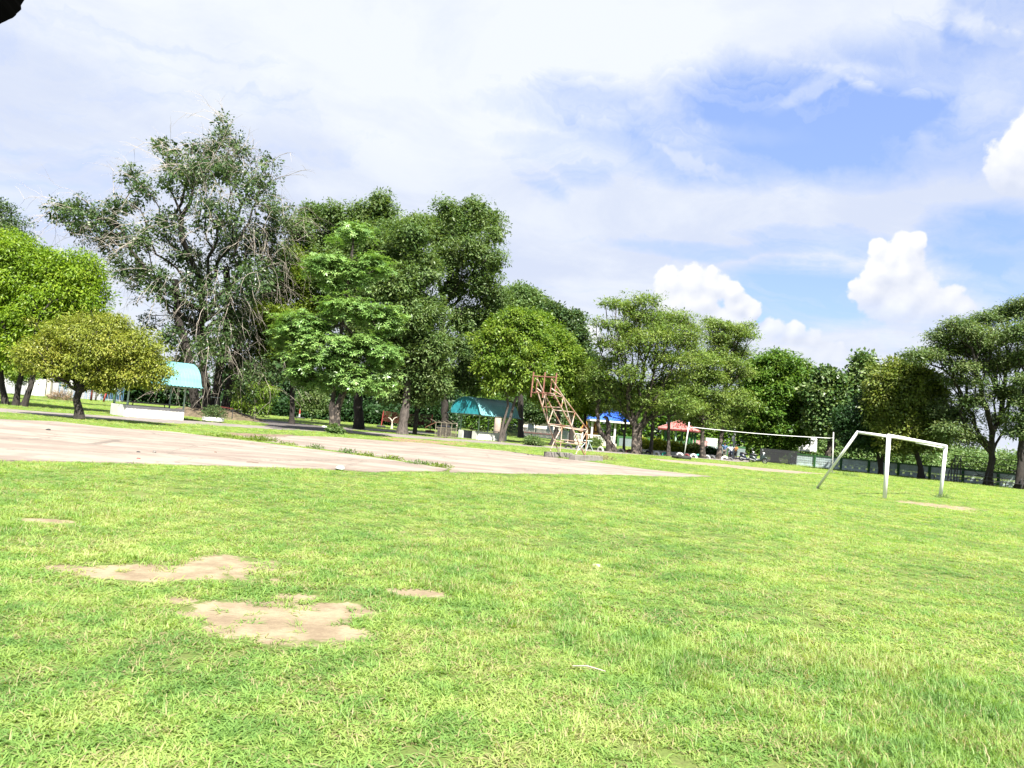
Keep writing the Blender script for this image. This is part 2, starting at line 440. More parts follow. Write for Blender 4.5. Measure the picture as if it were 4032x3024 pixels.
# ---- sheets: courts and paths
def sheet(name, pts, z, mt, step=0.5, jit=0.05, thick=0.06, seed=0):
    P = [G(*p) for p in pts]; r = random.Random(seed); Q = []
    for a, b in zip(P, P[1:] + P[:1]):
        n = max(1, min(80, int((b - a).length / step)))
        for i in range(n):
            t = i / n; p = a.lerp(b, t)
            if i: p = p + Vector((r.uniform(-jit, jit), r.uniform(-jit, jit), 0))
            Q.append(p)
    mb = MB(); k = len(Q)
    mb.v = [(p.x, p.y, z) for p in Q] + [(p.x, p.y, z - thick) for p in Q]
    mb.f = [tuple(range(k))] + [(i, (i + 1) % k, k + (i + 1) % k, k + i) for i in range(k)]
    o = mb.build(name, mt); o['kind'] = 'structure'
    return [(p.x, p.y) for p in Q]
def concrete_court():
    mm, n = mat('court_concrete')
    pos = n.node('ShaderNodeNewGeometry').outputs['Position']
    st = n.vm('MULTIPLY', pos, (0.35, 1.3, 1.0))
    a = n.noise(st, 0.55, 8, 0.68, 0.5); b = n.noise(pos, 3.5, 8, 0.7); d = n.noise(pos, 40, 3, 0.6)
    c = n.mix(n.mapr(a, 0.40, 0.60), (0.168, 0.132, 0.106), (0.245, 0.212, 0.172))
    c = n.mix(n.mapr(b, 0.50, 0.72, 0.0, 0.6), c, (0.13, 0.104, 0.09))
    c = n.mix(n.mapr(n.noise(st, 1.7, 7, 0.72, 0.8), 0.56, 0.68, 0.0, 0.45), c, (0.115, 0.095, 0.085))
    c = n.mix(n.mapr(d, 0.4, 0.7, 0.0, 0.25), c, (0.25, 0.215, 0.18))
    c = n.mix(n.mapr(n.noise(pos, 0.30, 7, 0.7, 1.0), 0.50, 0.64, 0.0, 0.5), c, (0.135, 0.098, 0.08))
    vo = n.node('ShaderNodeTexVoronoi', feature='DISTANCE_TO_EDGE'); n.put(vo.inputs['Vector'], n.vm('ADD', pos, n.vm('MULTIPLY', n.comb(b, a, 0.0), (1.2, 1.2, 0.0)))); vo.inputs['Scale'].default_value = 0.28
    c = n.mix(n.mapr(vo.outputs['Distance'], 0.010, 0.003, 0.0, 0.65), c, (0.07, 0.055, 0.045))
    p = n.node('ShaderNodeBsdfPrincipled'); n.put(p.inputs['Base Color'], c); p.inputs['Roughness'].default_value = 0.9
    bn = n.node('ShaderNodeBump'); bn.inputs['Strength'].default_value = 0.5; bn.inputs['Distance'].default_value = 0.01
    n.put(bn.inputs['Height'], b); n.l.new(bn.outputs[0], p.inputs['Normal'])
    o = n.node('ShaderNodeOutputMaterial'); n.l.new(p.outputs[0], o.inputs[0])
    return mm
M_court = concrete_court()
M_path = simple('path_concrete', (0.17, 0.148, 0.133), 0.9, var=0.18, scale=1.2, bump=0.4, bscale=18, stain=(0.10, 0.085, 0.08))
M_asph = simple('worn_asphalt', (0.075, 0.066, 0.063), 0.9, var=0.25, scale=1.5, bump=0.4, bscale=25, stain=(0.11, 0.09, 0.08))
M_sand = simple('sandy_soil', (0.215, 0.17, 0.125), 0.95, var=0.15, scale=1.2, bump=0.3, stain=(0.17, 0.125, 0.09))
M_litter = simple('leafy_soil', (0.15, 0.105, 0.07), 0.95, var=0.4, scale=4, bump=0.8, bscale=14, stain=(0.08, 0.06, 0.045))
slab1 = [(-900, 1600), (-500, 1628), (0, 1653), (226, 1662), (452, 1687), (678, 1702), (791, 1716), (1000, 1741), (1166, 1763), (1349, 1786), (1573, 1819), (1700, 1838), (1766, 1850),
         (1740, 1858), (1600, 1857), (1491, 1861), (1350, 1852), (1207, 1846), (1000, 1840), (800, 1835), (600, 1830), (452, 1824), (226, 1821), (0, 1817), (-400, 1805), (-900, 1780)]
slab2 = [(914, 1708), (1077, 1714), (1321, 1722), (1532, 1738), (1700, 1747), (1796, 1759), (1992, 1777), (2152, 1798), (2251, 1812), (2300, 1817), (2420, 1832), (2549, 1849), (2700, 1866), (2803, 1877),
         (2700, 1879), (2500, 1874), (2200, 1868), (2000, 1866), (1900, 1862), (1770, 1861), (1780, 1849), (1708, 1834), (1580, 1815), (1356, 1780), (1172, 1757), (1005, 1733), (940, 1718)]
POLYS = []
POLYS.append((sheet('court_slab', slab1, 0.03, M_court, seed=1), 0.10))
POLYS.append((sheet('far_court_slab', slab2, 0.02, M_court, seed=2), 0.10))
path1 = [(-400, 1585), (0, 1608), (226, 1626), (488, 1642), (714, 1653), (850, 1665), (1000, 1676), (1077, 1680), (1290, 1692), (1398, 1698), (1560, 1710), (1700, 1722), (1830, 1731), (1962, 1740), (2070, 1751), (2172, 1757), (2348, 1773), (2447, 1780), (2640, 1791), (2760, 1797), (2879, 1803), (2950, 1808),
         (2950, 1822), (2879, 1817), (2760, 1806), (2640, 1798), (2447, 1787), (2348, 1780), (2172, 1765), (1962, 1750), (1800, 1739), (1700, 1732), (1500, 1717), (1341, 1703), (1200, 1697), (1085, 1692), (1000, 1686), (850, 1677), (633, 1665), (298, 1644), (0, 1623), (-400, 1604)]
POLYS.append((sheet('path', path1, 0.012, M_path, seed=3, step=0.8), 0.05))
asph = [(928, 1643), (1040, 1652), (1140, 1663), (1230, 1674), (1305, 1682), (1398, 1694), (1330, 1700), (1200, 1694), (1080, 1689), (1040, 1678), (1060, 1672), (1000, 1662), (940, 1652)]
POLYS.append((sheet('side_path', asph, 0.018, M_asph, seed=4, step=0.8), 0.05))
strip = [(1180, 1671), (1305, 1680), (1560, 1695), (1700, 1703), (1760, 1707), (1760, 1713), (1700, 1710), (1560, 1702), (1305, 1687), (1200, 1679)]
POLYS.append((sheet('back_path', strip, 0.016, M_path, seed=5, step=1.0), 0.0))
sand = [(2549, 1804), (2700, 1816), (2850, 1828), (2971, 1840), (3100, 1852), (3250, 1866), (3188, 1868), (3050, 1859), (2971, 1853), (2850, 1840), (2700, 1827), (2600, 1815)]
POLYS.append((sheet('sandy_track', sand, 0.010, M_sand, seed=6, step=0.8, jit=0.18), 0.10))
road = [(2860, 1797), (2960, 1804), (3080, 1812), (3080, 1816), (2960, 1812), (2900, 1806)]
POLYS.append((sheet('road', road, 0.022, M_path, seed=8), 0.0))
gravel = [(860, 1704), (1000, 1709), (1160, 1713), (1130, 1720), (1000, 1722), (900, 1716)]
sheet('leaf_litter', gravel, 0.028, M_litter, seed=9, jit=0.15)
red = [(1500, 1722), (1700, 1737), (1850, 1745), (1830, 1755), (1700, 1746), (1560, 1738)]
sheet('red_soil', red, 0.026, simple('red_soil', (0.20, 0.115, 0.08), 0.95, var=0.2, scale=2, bump=0.4), seed=10, jit=0.12)

def in_poly(x, y, poly):
    P = np.array(poly); inside = np.zeros(len(x), bool); j = len(P) - 1
    for i in range(len(P)):
        xi, yi = P[i]; xj, yj = P[j]
        c = ((yi > y) != (yj > y))
        with np.errstate(divide='ignore', invalid='ignore'):
            c &= x < (xj - xi) * (y - yi) / (yj - yi + 1e-12) + xi
        inside ^= c; j = i
    return inside

# ---- grass: tufts of blades on a cloud of points
def tuft_mesh(name, n, L, W, spread, up, seed, mt):
    r = np.random.default_rng(seed); V = []; F = []
    for i in range(n):
        a = r.uniform(0, 2 * math.pi); rr = spread * math.sqrt(r.uniform(0, 1)); bx, by = rr * math.cos(a), rr * math.sin(a)
        h = r.uniform(0, 2 * math.pi); l = L * r.uniform(0.55, 1.15); wd = W * r.uniform(0.6, 1.2)
        t0 = R(r.uniform(*up)); t1 = t0 - R(r.uniform(15, 55))
        dx, dy = math.cos(h), math.sin(h); sx_, sy_ = -dy, dx
        p0 = np.array([bx, by, -0.004]); p1 = p0 + l * 0.5 * np.array([dx * math.cos(t0), dy * math.cos(t0), math.sin(t0)])
        p2 = p1 + l * 0.5 * np.array([dx * math.cos(t1), dy * math.cos(t1), math.sin(t1)])
        s_ = np.array([sx_, sy_, 0.0]) * wd / 2
        b = len(V)
        V += [p0 - s_ * .7, p0 + s_ * .7, p1 + s_, p1 - s_, p2 + s_ * 0.12, p2 - s_ * 0.12]
        F += [(b, b + 1, b + 2, b + 3), (b + 3, b + 2, b + 4, b + 5)]
    return raw_mesh(name, V, F, mt)
def grassmat(name, cols, trans=0.48):
    mm, n = mat(name)
    geo = n.node('ShaderNodeNewGeometry'); pos = geo.outputs['Position']; rnd = geo.outputs['Random Per Island']
    a = n.noise(pos, 0.35, 5, 0.6); b = n.noise(pos, 2.2, 4, 0.6)
    v = n.m('ADD', n.m('MULTIPLY', rnd, 0.35), n.m('ADD', n.m('MULTIPLY', n.mapr(a, 0.38, 0.62), 0.33), n.m('MULTIPLY', n.mapr(b, 0.38, 0.62), 0.37)), clamp=True)
    c = n.ramp(v, [(i / (len(cols) - 1), q) for i, q in enumerate(cols)])
    dead = n.m('GREATER_THAN', n.m('FRACT', n.m('MULTIPLY', rnd, 37.7)), n.mapr(n.noise(pos, 1.3, 5, 0.65), 0.38, 0.66, 0.97, 0.70))
    c = n.mix(n.m('MULTIPLY', dead, 0.85), c, (0.36, 0.30, 0.17))
    p = n.node('ShaderNodeBsdfPrincipled'); n.put(p.inputs['Base Color'], c); p.inputs['Roughness'].default_value = 0.5; p.inputs['Specular IOR Level'].default_value = 0.35
    t = n.node('ShaderNodeBsdfTranslucent'); n.put(t.inputs[0], n.mix(1.0, c, (1.2, 1.25, 0.5), blend='MULTIPLY'))
    mx = n.node('ShaderNodeMixShader'); mx.inputs[0].default_value = trans
    n.l.new(p.outputs[0], mx.inputs[1]); n.l.new(t.outputs[0], mx.inputs[2])
    o = n.node('ShaderNodeOutputMaterial'); n.l.new(mx.outputs[0], o.inputs[0])
    return mm
M_grass = grassmat('grass_blades', [(0.088, 0.185, 0.052), (0.150, 0.275, 0.068), (0.220, 0.350, 0.086), (0.300, 0.400, 0.105), (0.41, 0.45, 0.19)])
def instance_cloud(name, pts, rot, scl, idx, objs, label_kind='stuff'):
    src = bpy.data.collections.new(name + '_variants')
    for o in objs: src.objects.link(o)
    me = bpy.data.meshes.new(name); me.vertices.add(len(pts)); me.vertices.foreach_set('co', np.asarray(pts, np.float32).ravel())
    for nm, tp, dat, key in (('rot', 'FLOAT_VECTOR', rot, 'vector'), ('scl', 'FLOAT_VECTOR', scl, 'vector'), ('idx', 'INT', idx, 'value')):
        at = me.attributes.new(nm, tp, 'POINT'); at.data.foreach_set(key, np.asarray(dat, np.int32 if tp == 'INT' else np.float32).ravel())
    me.update()
    o = link(name, me)
    ng = bpy.data.node_groups.new(name + '_scatter', 'GeometryNodeTree')
    ng.interface.new_socket(name='Geometry', in_out='INPUT', socket_type='NodeSocketGeometry')
    ng.interface.new_socket(name='Geometry', in_out='OUTPUT', socket_type='NodeSocketGeometry')
    gi = ng.nodes.new('NodeGroupInput'); go = ng.nodes.new('NodeGroupOutput')
    ip = ng.nodes.new('GeometryNodeInstanceOnPoints'); ci = ng.nodes.new('GeometryNodeCollectionInfo')
    ci.inputs['Collection'].default_value = src; ci.inputs['Separate Children'].default_value = True; ci.inputs['Reset Children'].default_value = True
    ip.inputs['Pick Instance'].default_value = True
    def attr(nm, tp):
        a = ng.nodes.new('GeometryNodeInputNamedAttribute'); a.data_type = tp; a.inputs['Name'].default_value = nm; return a.outputs['Attribute']
    ng.links.new(gi.outputs[0], ip.inputs['Points']); ng.links.new(ci.outputs[0], ip.inputs['Instance'])
    ng.links.new(attr('idx', 'INT'), ip.inputs['Instance Index'])
    ng.links.new(attr('rot', 'FLOAT_VECTOR'), ip.inputs['Rotation']); ng.links.new(attr('scl', 'FLOAT_VECTOR'), ip.inputs['Scale'])
    ng.links.new(ip.outputs[0], go.inputs[0])
    md = o.modifiers.new('scatter', 'NODES'); md.node_group = ng
    o['kind'] = label_kind
    return o
near = [bpy.data.objects.new('turf%d' % i, tuft_mesh('turf%d' % i, 14, 0.078, 0.0078, 0.060, (8, 58), 40 + i, M_grass)) for i in range(5)]
near += [bpy.data.objects.new('uturf%d' % i, tuft_mesh('uturf%d' % i, 13, 0.105, 0.0048, 0.04, (45, 86), 60 + i, M_grass)) for i in range(3)]
def scatter(y0, y1, dens, s0, extra=0.0, xm=0.80, x0=None, x1=None):
    n = int((y1 ** 2 - y0 ** 2) / 2 * 2 * xm * dens)
    y = np.sqrt(rng.uniform(y0 ** 2, y1 ** 2, n)); x = rng.uniform(-xm, xm, n) * y
    k = np.ones(n, bool)
    b = bare(x, y)
    cover = 1 - np.clip((b + 0.50) / 0.62, 0, 1)
    gaps = fbm(x, y, 1.1, 4, 21); cover *= np.clip(0.45 + (gaps - 0.33) * 2.6, 0.22, 1)
    k &= rng.uniform(0, 1, n) < np.maximum(cover, 0.025)
    wob = (fbm(x, y, 0.9, 3, 33) - 0.5) * 2
    for poly, j in POLYS:
        k &= ~in_poly(x + wob * j, y + wob * j * 2.2, poly)
    return x[k], y[k], s0
def grass(name, bands, seed=0):
    P = []; S = []
    for y0, y1, dens, s0 in bands:
        x, y, s = scatter(y0, y1, dens, s0)
        P.append(np.stack([x, y, np.zeros(len(x))], 1)); S.append(np.full(len(x), s))
    P = np.concatenate(P); S = np.concatenate(S); n = len(P)
    lush = fbm(P[:, 0], P[:, 1], 1.6, 4, 77)
    up = rng.uniform(0, 1, n) < np.clip((lush - 0.50) * 4, 0.06, 0.7) * np.where(S > 1.05, 0.35, 1.0)
    idx = np.where(up, rng.integers(5, 8, n), rng.integers(0, 5, n))
    # collection children are taken in name order: turf0-4 then uturf0-2
    sc_ = S * rng.uniform(0.7, 1.25, n); zs = sc_ * np.clip(0.55 + (lush - 0.3) * 1.3, 0.4, 1.15) * np.where(S > 1.3, 0.6, 0.95)
    rot = np.stack([rng.normal(0, 0.12, n), rng.normal(0, 0.12, n), rng.uniform(0, 6.283, n)], 1)
    print('grass tufts', n)
    return instance_cloud(name, P, rot, np.stack([sc_, sc_, zs], 1), idx, near)
GR = grass('grass', [(2.6, 6.0, 900, 0.95), (6.0, 10.0, 500, 1.1), (10.0, 18.0, 240, 1.35), (18, 34, 90, 1.8), (34, 70, 26, 2.4), (70, 115, 6, 3.0)])
tag(GR, 'short patchy green lawn grass covering the playing field', 'grass')

# ------------------------------------------------------------------ trees
NTRI = 0
def unit(v):
    return v / (np.linalg.norm(v, axis=-1, keepdims=True) + 1e-9)
def leaf_quads(o, d, n, L, W, fold=0.18):
    s = unit(np.cross(d, n)); n = np.cross(s, d)
    L = L[:, None]; W = W[:, None]
    m1 = o + d * L * 0.48 + s * W * 0.5 + n * W * fold
    m2 = o + d * L * 0.48 - s * W * 0.5 + n * W * fold
    tip = o + d * L
    V = np.stack([o, m1, tip, m2], 1).reshape(-1, 3)
    k = len(o); F = np.arange(k * 4).reshape(k, 4)
    return V, F
def skeleton(trunk_nodes, targets, balance, r, seg=0.8, droop=0.0):
    """minimum-cost tree from trunk nodes to every target"""
    nodes = [np.array(p) for p in trunk_nodes]; parent = [-1] + list(range(len(nodes) - 1)); cost = [0.0]
    for i in range(1, len(nodes)): cost.append(cost[-1] + np.linalg.norm(nodes[i] - nodes[i - 1]))
    c0 = nodes[-1]
    order = np.argsort(np.linalg.norm(targets - c0, axis=1))
    cap = len(nodes) + len(targets) * 30
    A = np.zeros((cap, 3)); C = np.full(cap, 1e9); k = len(nodes)
    A[:k] = nodes; C[:k] = cost
    lo = max(1, int(k * 0.55)) if k > 3 else 0
    C[:lo] = 1e9
    tips = []
    for t in order:
        p = targets[t]
        dd = np.linalg.norm(A[:k] - p, axis=1); j = int(np.argmin(dd + balance * C[:k]))
        a = A[j]; L = dd[j]; n = max(1, min(24, int(L / seg)))
        perp = r.normal(0, 1, 3); perp /= np.linalg.norm(perp)
        prev = j
        for i in range(1, n + 1):
            u = i / n
            q = a + (p - a) * u + perp * math.sin(u * math.pi) * L * 0.05 + np.array([0, 0, math.sin(u * math.pi) * L * (0.10 - droop)])
            if i < n: q = q + r.normal(0, 0.06 * seg, 3)
            A[k] = q; C[k] = C[prev] + np.linalg.norm(q - A[prev]); parent.append(prev); prev = k; k += 1
        tips.append(prev)
    return A[:k], np.array(parent), np.array(tips)
def limb_mesh(A, parent, n_trunk, r_base, r_top, r_tip):
    k = len(A); cnt = np.zeros(k); has = np.zeros(k, bool)
    for i in range(k - 1, 0, -1):
        if not has[i]: cnt[i] += 1
        cnt[parent[i]] += cnt[i]; has[parent[i]] = True
    mx = max(cnt[n_trunk - 1], 2)
    e = math.log(max(r_top / r_tip, 1.01)) / math.log(mx)
    rad = r_tip * np.maximum(cnt, 1) ** e
    rad = np.minimum(rad, r_top)
    for i in range(n_trunk):
        rad[i] = r_base + (r_top - r_base) * (i / max(1, n_trunk - 1)) ** 0.6
    rad[0] = r_base * 1.25
    a = np.arange(n_trunk, k) ; b = parent[a]
    pa, pb = A[b], A[a]; ra = np.minimum(rad[b], rad[a] * 1.5 + 0.004); rb = rad[a]
    d = unit(pb - pa); up = np.where(np.abs(d[:, 2:3]) > 0.9, np.array([[1.0, 0, 0]]), np.array([[0, 0, 1.0]]))
    x = unit(np.cross(up, d)); y = np.cross(d, x)
    out = []
    for lo, hi, m in ((0, 0.025, 3), (0.025, 0.07, 5), (0.07, 9, 8)):
        sel = (rb >= lo) & (rb < hi)
        if not sel.any(): continue
        ang = np.arange(m) * 2 * math.pi / m
        ring = x[sel][:, None] * np.cos(ang)[None, :, None] + y[sel][:, None] * np.sin(ang)[None, :, None]
        ext = d[sel] * (rb[sel][:, None] * 0.4)
        Va = pa[sel][:, None] + ring * ra[sel][:, None, None] - ext[:, None] * 0.3
        Vb = pb[sel][:, None] + ring * rb[sel][:, None, None] + ext[:, None]
        Vv = np.concatenate([Va, Vb], 1).reshape(-1, 3); s = sel.sum()
        base = np.arange(s)[:, None] * 2 * m; j = np.arange(m)[None]
        F = np.stack([base + j, base + (j + 1) % m, base + m + (j + 1) % m, base + m + j], 2).reshape(-1, 4)
        out.append((Vv, F))
    return out, rad
def trunk_tube(pts, radii, r, n=12):
    mb = MB(); P = []; Q = []
    for i in range(len(pts) - 1):
        a, b = Vector(pts[i]), Vector(pts[i + 1]); k = max(1, int((b - a).length / 0.45))
        for j in range(k):
            t = j / k; P.append(a.lerp(b, t) + Vector((r.normal(0, 0.012), r.normal(0, 0.012), 0))); Q.append(radii[i] + (radii[i + 1] - radii[i]) * t)
    P.append(Vector(pts[-1])); Q.append(radii[-1]); Q[0] *= 1.35
    if len(Q) > 2: Q[1] *= 1.1
    mb.tube(P, Q, n)
    V = np.array(mb.v); V[:, :2] += r.normal(0, 0.02 * Q[0] * 3, (len(V), 2))
    F = [f for f in mb.f if len(f) == 4]
    return V, np.array(F)
def join(parts):
    Vs = []; Fs = []; b = 0
    for V, F in parts:
        Vs.append(V); Fs.append(F + b); b += len(V)
    return np.concatenate(Vs), np.concatenate(Fs)

def lobes_world(lobes, Y, depth=0.85, jit=0.0, r=None):
    out = []
    for L in lobes:
        px, py, rx, ry = L[:4]; dy = L[4] if len(L) > 4 else (r.uniform(-jit, jit) if r is not None else 0)
        yy = Y + dy; c = AT(px, py, yy); s = yy / FPX
        out.append((np.array(c), np.array([rx * s, max(min(rx, ry * 1.6) * s * depth, 0.5), ry * s])))
    return out
def tree(name, label, lobes, Y, trunk, bark, leafm, clusters=300, per=50, leaf=(0.16, 0.07), spread=0.45, flat=0.6, r_base=0.25, r_top=None, r_tip=0.012,
         style='broad', shell=0.45, droop=0.3, balance=0.35, jit=0.0, depth=0.85, seed=1, seg=0.8, trunks=None, group=None, cat='tree', twigs=None, limbs=True, up=0.35, core=0.0, cdens=1.3, outl=0.2, ryk=1.0):
    """trunk: pixel path on the plane Y, first point stands on the ground"""
    r = np.random.default_rng(seed)
    base = GD(trunk[0], Y) if not isinstance(trunk, list) else GD(trunk[0][0], Y)
    tpx = trunk if isinstance(trunk, list) else [(trunk, 0)]
    pts = [np.array(base)]
    for p in tpx[1:]: pts.append(np.array(AT(p[0], p[1], Y + (p[2] if len(p) > 2 else 0))))
    lobes = [(l[0], l[1], l[2], l[3] * ryk) + tuple(l[4:]) for l in lobes]
    LW = lobes_world(lobes, Y, depth, jit, r)
    clusters = int(clusters * cdens)
    # cluster centres
    area = np.array([(l[1][0] * l[1][2] + l[1][0] * l[1][1] + l[1][1] * l[1][2]) for l in LW]); pr = area / area.sum()
    tg = []; out_dir = []
    tries = 0
    while len(tg) < clusters and tries < clusters * 6:
        tries += 1
        i = r.choice(len(LW), p=pr); c, ax = LW[i]
        d = r.normal(0, 1, 3); d /= np.linalg.norm(d)
        if d[2] < -0.3 and r.uniform() < 0.45: d[2] *= -1
        rad = (shell + (1 - shell) * r.uniform()) ** 0.8 * (1 + (0.28 * r.uniform() if r.uniform() < outl else 0) + 0.2 * math.sin(d[0] * 5 + i) * math.sin(d[2] * 6 + 2 * i))
        p = c + d * ax * rad
        inner = False
        for k, (c2, a2) in enumerate(LW):
            if k != i and np.sum(((p - c2) / a2) ** 2) < 0.35: inner = True; break
        if inner and r.uniform() < 0.8: continue
        if p[2] < 0.15: continue
        tg.append(p); out_dir.append(d)
    tg = np.array(tg); out_dir = np.array(out_dir)
    root = thing(name, label, cat, base, 0, group)
    # skeleton
    tn = []
    for a, b in zip(pts[:-1], pts[1:]):
        k = max(1, int(np.linalg.norm(b - a) / 0.5))
        for j in range(k): tn.append(a + (b - a) * j / k)
    tn.append(pts[-1])
    r_top = r_top or r_base * 0.7
    sub = tg if not limbs or limbs is True else tg[r.permutation(len(tg))[:limbs]]
    A, par, tips = skeleton(tn, sub, balance, r, seg)
    wood, rad = limb_mesh(A, par, len(tn), r_base, r_top, r_tip)
    rr = [r_base + (r_top - r_base) * (i / max(1, len(pts) - 1)) ** 0.6 for i in range(len(pts))]
    parts = [trunk_tube(pts, rr, r)] + wood
    for tr in (trunks or []):
        tp = [np.array(GD(tr[0][0], Y + (tr[0][2] if len(tr[0]) > 2 else 0)))] + [np.array(AT(p[0], p[1], Y + (p[2] if len(p) > 2 else 0))) for p in tr[1:]]
        parts.append(trunk_tube(tp, [r_base * 0.9 - (r_base * 0.35) * i / len(tp) for i in range(len(tp))], r))
    V, F = join(parts)
    link('trunk', raw_mesh('trunk', V - np.array(base), F, bark, smooth=True), root)
    # leaves
    n = len(tg); cen = np.repeat(tg, per, 0); od = np.repeat(out_dir, per, 0); cs = np.repeat(r.uniform(0.6, 1.35, n), per)[:, None]
    N_ = n * per
    if style == 'whorl':
        k = 7; n = len(tg); off = r.normal(0, 1, (n * per, 3)) * spread * np.array([1, 1, flat]); rc = np.repeat(tg, per, 0) + off
        ax = unit(np.repeat(out_dir, per, 0) * 0.5 + np.array([0, 0, 0.9]) + r.normal(0, 0.25, (n * per, 3)))
        x = unit(np.cross(ax, np.array([0.3, 1.0, 0.1]))); y = np.cross(ax, x)
        ph = r.uniform(0, 6.28, n * per)[:, None] + np.arange(k)[None] * 2 * math.pi / k
        tilt = r.uniform(-0.35, 0.35, (n * per, k))
        d = (x[:, None] * np.cos(ph)[..., None] + y[:, None] * np.sin(ph)[..., None]) * np.cos(tilt)[..., None] + ax[:, None] * np.sin(tilt)[..., None]
        d = unit(d.reshape(-1, 3) + np.array([0, 0, -0.18])); nn = np.repeat(ax, k, 0)
        o = np.repeat(rc, k, 0) + d * 0.02; M = len(o)
        V, F = leaf_quads(o, d, nn, leaf[0] * r.uniform(0.75, 1.2, M), leaf[1] * r.uniform(0.8, 1.2, M), 0.12)
    else:
        g = r.normal(0, 1, (N_, 3)); g = g / np.maximum(1, np.linalg.norm(g, axis=1, keepdims=True) / 1.6)
        off = g * spread * cs * np.array([1, 1, flat])
        if style == 'hang': off[:, 2] -= np.abs(r.normal(0, 0.45, N_)) * spread * 1.2
        o = cen + off
        if style == 'feather':
            d = unit(unit(off * np.array([1, 1, 0.3]) + 1e-6) * 0.8 + r.normal(0, 0.45, (N_, 3)) + np.array([0, 0, -droop]))
            cn = unit(np.array([0, 0, 0.9]) + out_dir * 0.35 + r.normal(0, 0.25, (n, 3)))
            nn = unit(np.repeat(cn, per, 0) + r.normal(0, 0.28, (N_, 3)))
        else:
            d = unit(unit(off + 1e-6) * 0.6 + od * 0.3 + r.normal(0, 0.5, (N_, 3)) + np.array([0, 0, -droop]))
            cn = unit(np.array([0, 0, up + 0.3]) + out_dir * 0.6 + r.normal(0, 0.3, (n, 3)))
            nn = unit(np.repeat(cn, per, 0) + r.normal(0, 0.38, (N_, 3)))
        sc_ = r.uniform(0.65, 1.25, N_)
        V, F = leaf_quads(o, d, nn, leaf[0] * sc_, leaf[1] * sc_)
    if core:  # oversized inner leaves added to block light and darken the crown
        kk = int(n * per * 0.14 * core); ci = r.choice(len(LW), kk, p=pr); dd = unit(r.normal(0, 1, (kk, 3)))
        cc = np.array([l[0] for l in LW])[ci]; ca = np.array([l[1] for l in LW])[ci]
        o = cc + dd * ca * (0.10 + 0.66 * r.uniform(0, 1, (kk, 1)) ** 0.6); o[:, 2] = np.maximum(o[:, 2], 0.5)
        V2, F2 = leaf_quads(o, unit(r.normal(0, 1, (kk, 3)) + np.array([0, 0, -0.5])), unit(r.normal(0, 1, (kk, 3))), leaf[0] * 2.1 * r.uniform(0.7, 1.2, kk), leaf[1] * 2.6 * r.uniform(0.7, 1.2, kk), 0.08)
        V, F = join([(V, F), (V2, F2)])
    global NTRI
    NTRI += len(F) * 2
    link('crown', raw_mesh('crown', V - np.array(base), F, leafm), root)
    if twigs:
        cnt, ln, tm = twigs[:3]; mode = twigs[3] if len(twigs) > 3 else 'droop'
        segs = []; 
        cand = np.where(rad < 0.16)[0]
        for _ in range(cnt):
            s = A[r.choice(cand)].copy()
            dirn = s - np.array(pts[-1]); dirn[2] *= 0.6; dirn = dirn / (np.linalg.norm(dirn) + 1e-6) + r.normal(0, 0.6, 3)
            dirn /= np.linalg.norm(dirn); L = ln * r.uniform(0.4, 1.3); k = 7; rr0 = r.uniform(0.012, 0.03)
            P = [s]
            for j in range(k):
                dirn = dirn + np.array([0, 0, -0.20 if mode == 'droop' else 0.05]) + r.normal(0, 0.17, 3); dirn /= np.linalg.norm(dirn)
                P.append(P[-1] + dirn * L / k)
                if j in (2, 4) :
                    dd = dirn + r.normal(0, 0.6, 3); dd /= np.linalg.norm(dd)
                    q0 = P[-1]; q1 = q0 + dd * L * 0.22; q2 = q1 + (dd + np.array([0, 0, -0.4])) * L * 0.16
                    segs += [(q0, q1, rr0 * .5, rr0 * .35), (q1, q2, rr0 * .35, 0.004)]
            for j in range(k): segs.append((P[j], P[j + 1], rr0 * (1 - j / k * .8), rr0 * (1 - (j + 1) / k * .8)))
        a = np.array([s_[0] for s_ in segs]); b = np.array([s_[1] for s_ in segs]); ra = np.array([s_[2] for s_ in segs]); rb = np.array([s_[3] for s_ in segs])
        d = unit(b - a); x = unit(np.cross(d, np.array([0.2, 0.3, 1.0]))); y = np.cross(d, x); ang = np.arange(3) * 2.0944
        ring = x[:, None] * np.cos(ang)[None, :, None] + y[:, None] * np.sin(ang)[None, :, None]
        Vv = np.concatenate([a[:, None] + ring * ra[:, None, None], b[:, None] + ring * rb[:, None, None]], 1).reshape(-1, 3)
        bs = np.arange(len(a))[:, None] * 6; j = np.arange(3)[None]
        Ff = np.stack([bs + j, bs + (j + 1) % 3, bs + 3 + (j + 1) % 3, bs + 3 + j], 2).reshape(-1, 4)
        t = link('dead_twigs', raw_mesh('dead_twigs', Vv - np.array(base), Ff, tm), root); t['kind'] = 'stuff'
    return root

BK_dark = barkmat('dark_bark', (0.013, 0.011, 0.009), (0.034, 0.027, 0.022))
BK_grey = barkmat('grey_bark', (0.035, 0.029, 0.025), (0.105, 0.088, 0.075), scale=4)
BK_patch = barkmat('lichen_bark', (0.014, 0.011, 0.009), (0.04, 0.032, 0.026), patch=(0.13, 0.105, 0.085), scale=4)
BK_limb = barkmat('pale_limb_bark', (0.17, 0.14, 0.11), (0.30, 0.26, 0.21))
M_twig = simple('dead_twig', (0.32, 0.28, 0.235), 0.9, var=0.25)
LF_lime = leafmat('lime_leaves', [(0.065, 0.13, 0.012), (0.12, 0.21, 0.016), (0.19, 0.29, 0.022), (0.28, 0.36, 0.03)], 0.42)
LF_olive = leafmat('olive_yellow_leaves', [(0.10, 0.14, 0.022), (0.17, 0.21, 0.03), (0.26, 0.29, 0.045), (0.34, 0.31, 0.06)], 0.35)
